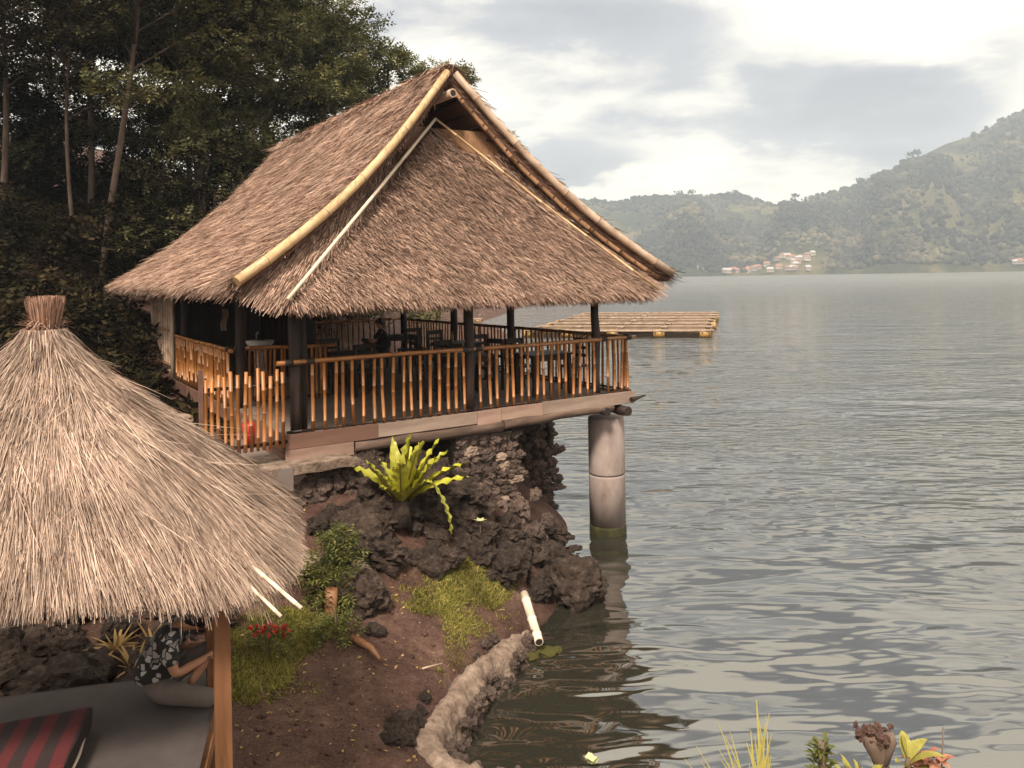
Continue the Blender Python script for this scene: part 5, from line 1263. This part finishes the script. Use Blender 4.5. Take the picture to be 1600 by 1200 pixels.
cen = [(.0, 0, .55), (-.15, .0, .72), (.18, .05, .85), (.05, 0, .98), (-.2, -.05, .50), (.25, 0, .62), (.12, -.1, .30), (-.1, -.1, .28), (.22, .02, 1.05)]
leafy('shrub_leaf', sh, cen, [.2, .16, .17, .13, .17, .15, .17, .16, .1], 330, T_thin, .17, M['leaf_bush'], rg, .1)
b = MB()
for c_ in cen: b.tube([(.02, 0, 0), (c_[0] * .5, c_[1], c_[2] * .55), c_], [.014, .009, .004], 5)
obj('stem', b.mesh('shrub_stem', M['bark']), sh)
st2 = thing('tree_stump', 'short sawn orange brown stump at the foot of the leafy shrub', 'stump', (-2.12, 9.05, gz(-2.12, 9.05)))
b = MB(); b.tube([(0, 0, -.1), (0, 0, .1), (.01, 0, .30)], [.085, .075, .07], 10); obj('bark', b.mesh('stump', M['post_light']), st2)
sh2 = thing('leafy_shrub', 'low green herb plant below the stump beside the straw eave', 'shrub', (-2.0, 8.65, gz(-2.0, 8.65)))
leafy('herb_leaf', sh2, [(0, 0, .14), (-.18, .05, .12), (.14, .05, .1), (-.05, -.1, .2), (-.25, -.05, .08), (.05, .1, .22)], [.13, .12, .11, .1, .1, .1], 130, T_thin, .12, M['leaf_bush'], rg, .2)
b = MB(); b.tube([(0, 0, -.05), (.02, .01, .2), (.0, .05, .34)], [.014, .009, .004], 5); obj('stem', b.mesh('herb_stem', M['bark']), sh2)
rt = thing('fallen_branch', 'bare orange brown branch lying on the soil below the herb plant', 'branch', (-1.72, 8.55, gz(-1.72, 8.5)))
b = MB(); b.tube([(-.12, .22, .07), (0, .08, .07), (.14, -.04, .06), (.27, -.22, .02)], [.035, .042, .036, .018], 8); obj('bark', b.mesh('branch', M['post_light']), rt)
rt = thing('fallen_branch', 'thin pale twig lying on the soil near the kerb wall', 'branch', (-1.0, 8.55, gz(-1.0, 8.55)))
b = MB(); b.tube([(-.16, -.08, .02), (0, 0, .035), (.17, .10, .03)], [.012, .012, .007], 6); obj('bark', b.mesh('twig', M['bamboo_grey']), rt)
# red blossom beside the hut
rd = thing('red_flower', 'red flowering plant half hidden below the straw eave', 'flower', (-2.55, 8.15, gz(-2.55, 8.15)))
pv = []; 
T_pet = (np.array([(0, -.12, 0), (.5, -.3, .12), (1, 0, .05), (.5, .3, .12)], float), np.array([(0, 1, 2, 3)]))
leafy('petal', rd, [(0, 0, .30), (.14, .03, .26), (-.12, 0, .28)], [.06, .05, .05], 90, T_pet, .06, M['red_cloth'], rg, .2, 'blossom')
leafy('flower_leaf', rd, [(0, 0, .25), (.1, 0, .2), (-.12, .05, .2)], [.12, .1, .1], 70, T_thin, .10, M['leaf_bush'], rg, .2)
b = MB(); b.tube([(0, 0, -.05), (0, 0, .25), (.03, 0, .42)], [.012, .009, .005], 5); obj('stem', b.mesh('flower_stem', M['bark']), rd)
# small white leaved plant and seedling by the pier
for (x, y, s, lb) in ((-.50, 11.0, .10, 'small plant with a few pale leaves growing on the dark outcrop'),):
    t = thing('seedling', lb, 'plant', (x, y, gz(x, y) + .42))
    for i in range(6):
        b = MB(); b.add([(0, -.10, 0), (.4, -.32, .1), (1, 0, .02), (.4, .32, .1), (0, .1, 0), (.4, 0, .0)], [(0, 1, 5), (1, 2, 5), (2, 3, 5), (3, 4, 5), (4, 0, 5)], 0, True)
        o_ = obj('leaf', b.mesh('seedling_leaf', pmat('pale_leaf', [(.35, .36, .16), (.5, .48, .26)], 5, .5) if 'pale_leaf' not in bpy.data.materials else bpy.data.materials['pale_leaf']), t, (0, 0, .04), (0, -.35, i * 1.05), s)
    b = MB(); b.tube([(0, 0, -.3), (0, 0, .05)], .006, 5); obj('stem', b.mesh('seedling_stem', M['bark']), t)
# dry lily clumps and grass tufts on the rock bank
def strap_clump(name, label, x, y, z, n, L, w, mat, spread, cat='plant', seed=0, dr=.25):
    t = thing(name, label, cat, (x, y, z)); r = np.random.default_rng(seed)
    for i in range(n):
        azm = r.uniform(0, 6.28); el_ = r.uniform(*spread); l = L * r.uniform(.6, 1.1); vs_ = []
        for k in range(6):
            f = k / 5; hw_ = w * (1 - f) ** .6 * (.5 + f * .8 if f < .4 else .82); xx = l * f * math.cos(el_) ; zz = l * f * math.sin(el_) - dr * l * f * f * math.cos(el_)
            vs_ += [(xx, -hw_, zz + hw_ * .5), (xx, 0, zz), (xx, hw_, zz + hw_ * .5)]
        b = MB(); b.add(vs_, [(3 * k + j, 3 * k + j + 1, 3 * k + j + 4, 3 * k + j + 3) for k in range(5) for j in range(2)], 0, True)
        obj('leaf', b.mesh('strap_leaf', mat), t, (.02 * math.cos(azm), .02 * math.sin(azm), 0), (0, 0, azm))
    return t
k_ = 0
for (x, y, n, lb) in ((-3.55, 7.75, 24, 'dry yellowing lily plant just left of the seated person'), (-3.85, 7.62, 20, 'dry yellow strap leaved plant at the left of the lily clump'), (-3.55, 7.35, 18, 'low clump of dry yellow leaves between the mat edge and the lilies')):
    strap_clump('lily_plant', lb, x, y, gz(x, y) + .12, n, .30, .026, M['dry_leaf'], (.2, 1.2), seed=k_); k_ += 1
for (x, y, lb) in ((-4.95, 8.0, 'small green grass tuft among the lava rocks, at the far left'), (-4.45, 8.0, 'small green grass tuft among the lava rocks, nearer the person')):
    strap_clump('grass_tuft', lb, x, y, gz(x, y) + .10, 26, .34, .008, M['leaf_bush'], (.9, 1.5), seed=k_); k_ += 1
for (x, y, lb) in ((-5.0, 12.3, 'broad leaved fern plant beside the landing, behind the straw hut'), (-5.4, 12.9, 'second fern plant farther back beside the deck'), (-4.75, 11.75, 'pale fern plant at the near edge of the landing')):
    strap_clump('fern_plant', lb, x, y, gz(x, y), 34, .62, .035, M['leaf_bush'], (.2, 1.3), 'fern', seed=k_); k_ += 1
wr = obj('landing_stone', rock_mesh('landing_stone', 3, M['pale_rock'], 140, .3, .6), None, (-5.35, 12.55, 2.45), (0, 0, 1), (.35, .25, .2)); tag(wr, 'pale rounded rock between the fern plants beside the deck', 'boulder')
# foreground plants on the bank
tg = thing('reed_clump', 'tall yellow green grass blades at the bottom edge of the lake view', 'grass', (1.25, 4.35, gz(1.25, 4.35)))
r = np.random.default_rng(5); zb = gz(1.25, 4.35)
for i, (dx, tipx, tipz, w) in enumerate(((.02, -.17, 2.08, .006), (.05, .02, 2.0, .009), (.08, .055, 2.17, .011), (.10, .10, 2.02, .009), (.00, -.30, 1.97, .006), (.06, .10, 1.92, .006), (.12, -.02, 1.97, .010), (-.02, -.35, 1.86, .006), (.1, -.12, 1.97, .006), (.03, .06, 1.98, .006), (.12, .16, 1.82, .010), (.0, -.1, 1.9, .005), (.1, .02, 1.87, .008), (-.05, -.2, 1.80, .005), (.12, -.05, 1.8, .007), *[(random.uniform(-.03, .14), random.uniform(-.28, .16), random.uniform(1.86, 2.1), random.uniform(.004, .008)) for _ in range(16)])):
    H = tipz + .12 - zb; vs_ = []
    for k in range(9):
        f = k / 8; xx = dx + (tipx - dx) * f ** 1.7; hw_ = 2.2 * w * (1.1 - f) ; yy = .05 * math.sin(i) * f
        vs_ += [(xx - hw_, yy, H * f), (xx, yy - hw_ * .4, H * f), (xx + hw_, yy, H * f)]
    b = MB(); b.add(vs_, [(3 * k + j, 3 * k + j + 1, 3 * k + j + 4, 3 * k + j + 3) for k in range(8) for j in range(2)], 0, True); obj('blade', b.mesh('blade', M['reed']), tg)
sx0, sy0 = 1.80, 4.0; sz = gz(sx0, sy0)
stp = thing('dry_stump', 'gnarled dry brown stump at the lower right edge of the picture', 'stump', (sx0, sy0, sz))
H = 2.34 - sz; b = MB(); b.tube([(0, 0, -.05), (.03, 0, H * .4), (.035, 0, H * .62), (.0, .01, H * .78), (-.03, 0, H * .9), (-.05, 0, H - .02)], [.06, .04, .034, .036, .05, .035], 10); b.tube([(.01, 0, H * .74), (.06, .02, H * .9), (.05, .01, H - .03)], [.03, .035, .028], 8); obj('stem', b.mesh('dry_stem', M['bark']), stp)
kn = [rock_mesh('knob', 3, pmat('dry_knob', [(.03, .014, .010), (.10, .05, .037), (.24, .15, .12)], 9, .9, .8, .01), 200 + i, .7, .8) for i in range(3)]
for i in range(60):
    obj('knob', kn[i % 3], stp, (max(-.10, min(.08, random.gauss(-.02, .05))), random.gauss(0, .025), H + random.uniform(-.06, .012)), (random.random() * 3, random.random() * 3, 0), random.uniform(.010, .024))
def place_leafset(t, specs, mat):
    for i, (x, y, z, azm, el_, L, w) in enumerate(specs):
        vs_ = []
        for k in range(7):
            f = k / 6; hw_ = w * math.sin(math.pi * min(.97, .12 + f * .86)); vs_ += [(L * f * math.cos(el_), -hw_, L * f * math.sin(el_) - .35 * L * f * f + hw_ * .4), (L * f * math.cos(el_), 0, L * f * math.sin(el_) - .35 * L * f * f), (L * f * math.cos(el_), hw_, L * f * math.sin(el_) - .35 * L * f * f + hw_ * .4)]
        b = MB(); b.add(vs_, [(3 * k + j, 3 * k + j + 1, 3 * k + j + 4, 3 * k + j + 3) for k in range(6) for j in range(2)], 0, True); obj('leaf', b.mesh('broad_leaf', mat), t, (x, y, z), (0, 0, azm))
bl = thing('broad_leaf_plant', 'plant with yellow green broad leaves right of the dry stump', 'plant', (sx0 + .14, sy0, sz))
place_leafset(bl, [(0, 0, H - .16, .3, .9, .2, .03), (0, 0, H - .18, -.5, .8, .24, .032), (0, 0, H - .16, 1.6, 1.3, .2, .028), (0, 0, H - .2, 3.6, .9, .14, .03), (.02, 0, H - .22, .1, .2, .2, .03), (0, 0, H - .14, 2.4, 1.4, .16, .025), (0, -.02, H - .24, -1.6, .6, .16, .03), (.02, .02, H - .2, .9, 1.0, .18, .026), (-.02, 0, H - .26, 4.4, .7, .17, .028), (.0, .0, H - .28, -.9, .5, .2, .03), (.01, 0, H - .15, 1.1, 1.35, .13, .02)], M['yellow_leaf'])
b = MB(); b.tube([(0, 0, 0), (0, 0, H - .14)], [.02, .012], 6); obj('stem', b.mesh('plant_stem', M['bark']), bl)
dp = thing('dry_plant', 'withered reddish brown plant at the right of the broad leaves', 'plant', (sx0 + .28, sy0 + .05, sz))
place_leafset(dp, [(random.uniform(-.06, .06), random.uniform(-.04, .04), H - random.uniform(.16, .30), random.uniform(0, 6.28), random.uniform(-.2, 1.0), random.uniform(.08, .15), .02) for _ in range(46)], pmat('withered', [(.14, .05, .03), (.30, .12, .075), (.38, .2, .12)], 12, .8))
b = MB(); b.tube([(0, 0, 0), (0, 0, H - .15)], [.02, .012], 6); b.tube([(.05, 0, H * .5), (.07, 0, H - .02)], .004, 5); obj('stem', b.mesh('dry_plant_stem', M['bark']), dp)
su = thing('scaly_plant', 'upright olive plant with small curled leaves left of the dry stump', 'plant', (sx0 - .31, sy0 - .05, sz))
specs = []
for i in range(150):
    f = i / 150; r_s = .045 * random.uniform(.4, 1.3) * (1.15 - .6 * f); specs.append((r_s * math.cos(i * 2.4), r_s * math.sin(i * 2.4), (H - .34) + f * .31 + random.uniform(-.02, .02), i * 2.4 + random.uniform(-.6, .6), random.uniform(.3, 1.3), .06 * random.uniform(.6, 1.3), .010))
place_leafset(su, specs, M['leaf_bush']); b = MB(); b.tube([(0, 0, 0), (0, 0, H - .03)], [.03, .015], 8); obj('stem', b.mesh('scaly_stem', M['bark']), su)
sl = thing('strap_plant', 'small yellow strap leaved plant in front of the dry stump', 'plant', (sx0 - .13, sy0 - .1, sz))
place_leafset(sl, [(random.uniform(-.05, .05), random.uniform(-.03, .03), H - .26, random.uniform(0, 6.28), random.uniform(.8, 1.45), random.uniform(.14, .28), .015) for _ in range(26)], M['yellow_leaf']); b = MB(); b.tube([(0, 0, 0), (0, 0, H - .25)], [.02, .012], 6); obj('stem', b.mesh('strap_stem', M['bark']), sl)
# floating water lettuce
wl_ = thing('water_plant', 'small bright green plant floating on the dark water', 'plant', (.67, 7.55, .02))
for i in range(11):
    b = MB(); b.add([(0, -.02, 0), (.05, -.04, .02), (.085, 0, .03), (.05, .04, .02), (0, .02, 0)], [(0, 1, 2, 3, 4)], 0, False); obj('leaf', b.mesh('lettuce_leaf', bpy.data.materials['pale_leaf']), wl_, (random.uniform(-.02, .02), random.uniform(-.02, .02), 0), (0, -.2 - .3 * (i % 2), i * .57 * 2))
# bamboo pipe leaning into the water
bp = thing('bamboo_pipe', 'pale cut bamboo pipe lying from the shore into the water', 'pipe', (0, 0, 0))
p0, p1 = Vector((.085, 10.6, .42)), Vector((.25, 9.7, .19))
b = MB(); b.bamboo([p0, p1], .055, 3, 12); d_ = (p1 - p0).normalized(); b.tube([p1 + d_ * .001, p1 + d_ * .002], [.044, .044], 12, 2); obj('culm', b.mesh('pipe', [M['bamboo_white'], M['bamboo_grey'], M['lash']]), bp)
# ------------------------------------------------------------------ grass patches
def px2ground(px, py):
    """bearing of a grass patch corner -> ground point (used once, to lay out the patch outlines)"""
    u_px, v_px = (px - 800) / 1246, (431 - py) / 1246
    d = Vector((u_px * math.cos(ROLL) + v_px * math.sin(ROLL), 1.0, -u_px * math.sin(ROLL) + v_px * math.cos(ROLL)))
    s = 3.0
    while s < 40:
        if EYE + d.z * s < gz(d.x * s, d.y * s): break
        s += .05
    return d.x * s, d.y * s
def inside(poly, x, y):
    r = np.zeros(len(x), bool); n = len(poly)
    for i in range(n):
        x1, y1 = poly[i]; x2, y2 = poly[(i + 1) % n]
        c = ((y1 > y) != (y2 > y)) & (x < (x2 - x1) * (y - y1) / ((y2 - y1) or 1e-9) + x1); r ^= c
    return r
PATCH = {'grass by the hut post': ([(345, 960), (480, 955), (505, 1000), (470, 1060), (410, 1110), (355, 1100), (345, 1040)], 15000, .085, 'short sunny grass beside the hut post'),
         'grass below the rocks': ([(600, 930), (660, 885), (735, 862), (790, 870), (805, 905), (790, 945), (740, 950), (700, 972), (640, 955)], 17000, .085, 'yellow green grass patch below the dark outcrop'),
         'grass along the kerb': ([(690, 975), (750, 962), (775, 985), (735, 1005), (700, 1060), (683, 1050), (695, 1010)], 5200, .06, 'grass strip along the inner side of the kerb wall'),
         'grass by the herb': ([(440, 960), (500, 960), (545, 985), (540, 1000), (470, 1005)], 2500, .08, 'tufted grass under the low herb plant')}
rg = np.random.default_rng(55)
for nm_, (poly, n, L, lb) in PATCH.items():
    pg = [px2ground(*q) for q in poly]; xs = [q[0] for q in pg]; ys_ = [q[1] for q in pg]
    x = rg.uniform(min(xs) - .3, max(xs) + .3, n * 4); y = rg.uniform(min(ys_) - .3, max(ys_) + .3, n * 4)
    xx = x + snoise(x, y, 61, 3, 5) * .08; yy = y + snoise(x, y, 62, 3, 5) * .08
    k = (inside(pg, xx, yy) & (snoise(x, y, 63, 4, 4) > -.62)) | (inside(pg, x + snoise(x, y, 65, 3, 7) * .28 + rg.normal(0, .08, len(x)), y + snoise(x, y, 66, 3, 7) * .28 + rg.normal(0, .08, len(x))) & (rg.random(len(x)) < .10)); x, y = x[k][:n], y[k][:n]; n = len(x)
    P = np.stack([x, y, ground(x, y) - .01], -1); D = np.tile([0, 0, 1.0], (n, 1)) + rg.normal(0, .55, (n, 3)); D[:, 2] = np.abs(D[:, 2]) + .2
    hgt = L * rg.uniform(.4, 1.3, n) * (1 + .5 * snoise(x, y, 64, 3, 6))
    V, Q = ribbons(P, D, vnorm(rg.normal(size=(n, 3))), np.maximum(hgt, .02), rg.uniform(.006, .012, n), 2, 0, hgt * .35, .25, rg)
    o_ = obj('grass', np_mesh('grass', V, quads=Q, mats=[M['grass']]), kind='stuff'); tag(o_, lb, 'grass')
# scattered small stones and litter on the soil
rg = np.random.default_rng(56); n = 900
x, y = rg.uniform(-3.2, -.5, n), rg.uniform(6.6, 10.2, n); s = rg.exponential(.006, n) + .004
V, Q = scatter_template(TVb, TFb, np.stack([x, y, ground(x, y) + s * .2], -1), rand_rot(n, rg), s[:, None] * rg.uniform(.6, 1.3, (n, 3)))
tag(obj('gravel', np_mesh('gravel', V, tris=Q, mats=[M['soil']])), 'small stones scattered over the bare soil', 'gravel', kind='stuff')

n = 520; x, y = rg.uniform(-3.2, -.3, n), rg.uniform(6.6, 11.2, n)
V, Q = scatter_template(T_pet[0] * np.array([1, 1, .6]), T_pet[1], np.stack([x, y, ground(x, y) + .008], -1), rot_from(rg.normal(0, 1, (n, 3)) * [1, 1, .2], rg=rg), rg.uniform(.02, .06, (n, 1)))
tag(obj('leaf_litter', np_mesh('leaf_litter', V, quads=Q, mats=[M['dry_leaf']])), 'fallen dry leaves scattered over the soil and rocks', 'leaves', kind='stuff')

# ------------------------------------------------------------------ trees
T_fr = spray_template(3, 0, .42, .20, .18)
def tree(label, x, y, H, lean, crown_r, crown_lo, n_limb, n_spray, mats, seed, tr=.11, size=.55, sq=.36):
    r = np.random.default_rng(seed); tr *= .62; z0 = gz(x, y) - .2; H = H - z0
    t = thing('tree', label, 'tree', (x, y, z0), group='trees on the slope behind the pavilion')
    b = MB(); n = 9; pts = []
    for i in range(n):
        f = i / (n - 1); pts.append(Vector((lean[0] * f ** 1.3 + .15 * math.sin(f * 5 + seed), lean[1] * f + .12 * math.cos(f * 4 + seed), H * .93 * f)))
    b.tube(pts, [tr * (1 - .8 * i / (n - 1)) + .012 for i in range(n)], 8)
    cen, rad_ = [], []
    for i in range(n_limb):
        f = crown_lo + (1 - crown_lo) * (i + .5) / n_limb * .98; k = f * (n - 1); p0 = pts[int(k)].lerp(pts[min(n - 1, int(k) + 1)], k - int(k))
        a = i * 2.4 + r.uniform(-.5, .5); g = (f - crown_lo) / (1 - crown_lo); l = crown_r * (1.05 - .75 * g ** 1.6) * r.uniform(.75, 1.15)
        d = Vector((math.cos(a), math.sin(a), .45 + .5 * g)); p1 = p0 + d * l * .5 + Vector((0, 0, .1 * l)); p2 = p0 + Vector((d.x * l, d.y * l, d.z * l * .75))
        b.tube([p0, p1, p2], [tr * .35 * (1 - .5 * f) + .012, tr * .2, .01], 5)
        cen += [tuple(p2), tuple(p1 * .45 + p2 * .55 + Vector((r.normal(0, .5), r.normal(0, .5), .2)))]; rad_ += [r.uniform(.75, 1.25) * crown_r * .36, r.uniform(.7, 1.1) * crown_r * .34]
        for q in range(2):
            c_ = p2 + Vector((r.normal(0, .6), r.normal(0, .6), r.normal(0, .25))) * crown_r * .36; b.tube([p1, c_], [tr * .12, .008], 4); cen.append(tuple(c_)); rad_.append(r.uniform(.5, .9) * crown_r * .33)
    cen.append((pts[-1].x, pts[-1].y, H * .96)); rad_.append(crown_r * .35)
    obj('trunk', b.mesh('tree_trunk', M['bark']), t)
    n_spray = int(n_spray * 1.15); size *= .72; n1 = int(n_spray * .55)
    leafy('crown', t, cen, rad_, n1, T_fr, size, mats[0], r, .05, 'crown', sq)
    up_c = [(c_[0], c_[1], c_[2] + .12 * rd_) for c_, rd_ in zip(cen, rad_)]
    leafy('crown', t, up_c, rad_, n_spray - n1, T_fr, size * .92, mats[1], r, .25, 'crown', sq)  # upper sprays take the lighter leaf colour: sunlit crown tops painted in
    return t
D_, Lt, Dk = M['leaf_tree'], M['leaf_tree_lit'], M['leaf_dark']
TREES = [
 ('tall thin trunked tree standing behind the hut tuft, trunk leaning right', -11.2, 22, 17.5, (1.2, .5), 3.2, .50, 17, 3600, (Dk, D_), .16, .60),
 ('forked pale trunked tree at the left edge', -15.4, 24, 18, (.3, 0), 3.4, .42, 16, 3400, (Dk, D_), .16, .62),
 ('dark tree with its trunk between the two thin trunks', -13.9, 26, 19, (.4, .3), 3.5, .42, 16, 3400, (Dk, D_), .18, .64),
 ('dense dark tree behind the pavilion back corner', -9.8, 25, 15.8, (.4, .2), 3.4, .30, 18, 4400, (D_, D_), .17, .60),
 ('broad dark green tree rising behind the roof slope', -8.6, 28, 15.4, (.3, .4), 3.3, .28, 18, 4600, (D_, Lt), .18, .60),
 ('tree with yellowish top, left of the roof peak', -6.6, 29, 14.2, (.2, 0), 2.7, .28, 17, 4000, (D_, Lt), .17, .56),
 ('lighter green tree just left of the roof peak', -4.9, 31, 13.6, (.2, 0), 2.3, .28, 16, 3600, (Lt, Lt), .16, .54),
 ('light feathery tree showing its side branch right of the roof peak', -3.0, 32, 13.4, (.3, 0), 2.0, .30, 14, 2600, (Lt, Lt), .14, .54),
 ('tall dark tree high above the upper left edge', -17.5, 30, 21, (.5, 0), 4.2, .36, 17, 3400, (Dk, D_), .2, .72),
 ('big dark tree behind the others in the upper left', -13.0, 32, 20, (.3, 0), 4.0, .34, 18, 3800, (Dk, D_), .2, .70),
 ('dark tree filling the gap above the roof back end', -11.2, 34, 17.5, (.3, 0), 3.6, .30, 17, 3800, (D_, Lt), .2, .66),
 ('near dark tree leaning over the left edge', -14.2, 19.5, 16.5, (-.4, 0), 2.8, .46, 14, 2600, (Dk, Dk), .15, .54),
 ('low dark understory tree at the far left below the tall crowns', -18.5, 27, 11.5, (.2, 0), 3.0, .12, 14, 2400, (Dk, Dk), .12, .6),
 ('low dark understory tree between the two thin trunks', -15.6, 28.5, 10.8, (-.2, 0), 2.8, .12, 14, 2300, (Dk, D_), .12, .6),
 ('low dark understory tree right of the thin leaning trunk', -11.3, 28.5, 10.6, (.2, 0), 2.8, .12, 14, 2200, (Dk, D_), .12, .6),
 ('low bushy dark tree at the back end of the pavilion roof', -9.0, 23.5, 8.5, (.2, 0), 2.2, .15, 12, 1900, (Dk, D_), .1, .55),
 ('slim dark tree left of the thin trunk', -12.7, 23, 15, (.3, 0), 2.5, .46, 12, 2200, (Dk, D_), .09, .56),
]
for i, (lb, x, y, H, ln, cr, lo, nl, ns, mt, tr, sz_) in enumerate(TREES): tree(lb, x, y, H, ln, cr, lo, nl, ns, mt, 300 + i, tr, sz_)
tree('small bush-like tree seen through the far end of the pavilion', -4.3, 25.5, 5.0, (.1, 0), 1.5, .3, 9, 1100, (D_, Lt), 400, .07, .42)
# undergrowth on the slope: one mass
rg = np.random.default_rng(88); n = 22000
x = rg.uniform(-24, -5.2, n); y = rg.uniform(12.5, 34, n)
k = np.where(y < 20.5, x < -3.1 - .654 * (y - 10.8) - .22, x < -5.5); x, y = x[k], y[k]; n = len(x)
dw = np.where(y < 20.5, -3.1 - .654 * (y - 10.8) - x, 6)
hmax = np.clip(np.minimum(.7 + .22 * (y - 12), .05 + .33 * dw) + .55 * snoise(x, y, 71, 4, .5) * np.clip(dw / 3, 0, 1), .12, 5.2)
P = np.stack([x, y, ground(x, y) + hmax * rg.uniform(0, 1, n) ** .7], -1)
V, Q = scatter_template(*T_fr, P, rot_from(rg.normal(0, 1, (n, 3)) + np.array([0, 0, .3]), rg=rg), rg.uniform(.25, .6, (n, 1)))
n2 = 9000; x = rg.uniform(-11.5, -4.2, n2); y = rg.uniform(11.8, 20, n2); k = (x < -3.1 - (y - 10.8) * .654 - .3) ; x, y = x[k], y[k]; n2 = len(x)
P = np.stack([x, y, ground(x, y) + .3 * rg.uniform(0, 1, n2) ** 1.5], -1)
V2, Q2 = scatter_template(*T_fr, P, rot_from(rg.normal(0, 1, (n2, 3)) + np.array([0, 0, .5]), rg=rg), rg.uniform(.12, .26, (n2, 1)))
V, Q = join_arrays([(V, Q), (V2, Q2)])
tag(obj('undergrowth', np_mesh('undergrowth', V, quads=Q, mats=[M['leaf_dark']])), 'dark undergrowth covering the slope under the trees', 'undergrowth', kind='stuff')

# ------------------------------------------------------------------ air
hz = bpy.data.materials.new('haze'); hz.use_nodes = True; nt = hz.node_tree; nt.nodes.clear()
o_ = nt.nodes.new('ShaderNodeOutputMaterial'); pv_ = nt.nodes.new('ShaderNodeVolumePrincipled')
pv_.inputs['Color'].default_value = (.76, .86, 1.0, 1); pv_.inputs['Density'].default_value = .00052; pv_.inputs['Anisotropy'].default_value = .2
nt.links.new(pv_.outputs[0], o_.inputs['Volume'])
top = float(HZ.max()) + 25
b = MB(); b.box((500, 780, (top - 6) / 2), (3600, 2300, top + 6)); 
hb = obj('haze', b.mesh('haze', hz), kind='stuff'); tag(hb, 'thin pale haze over the lake', 'haze')
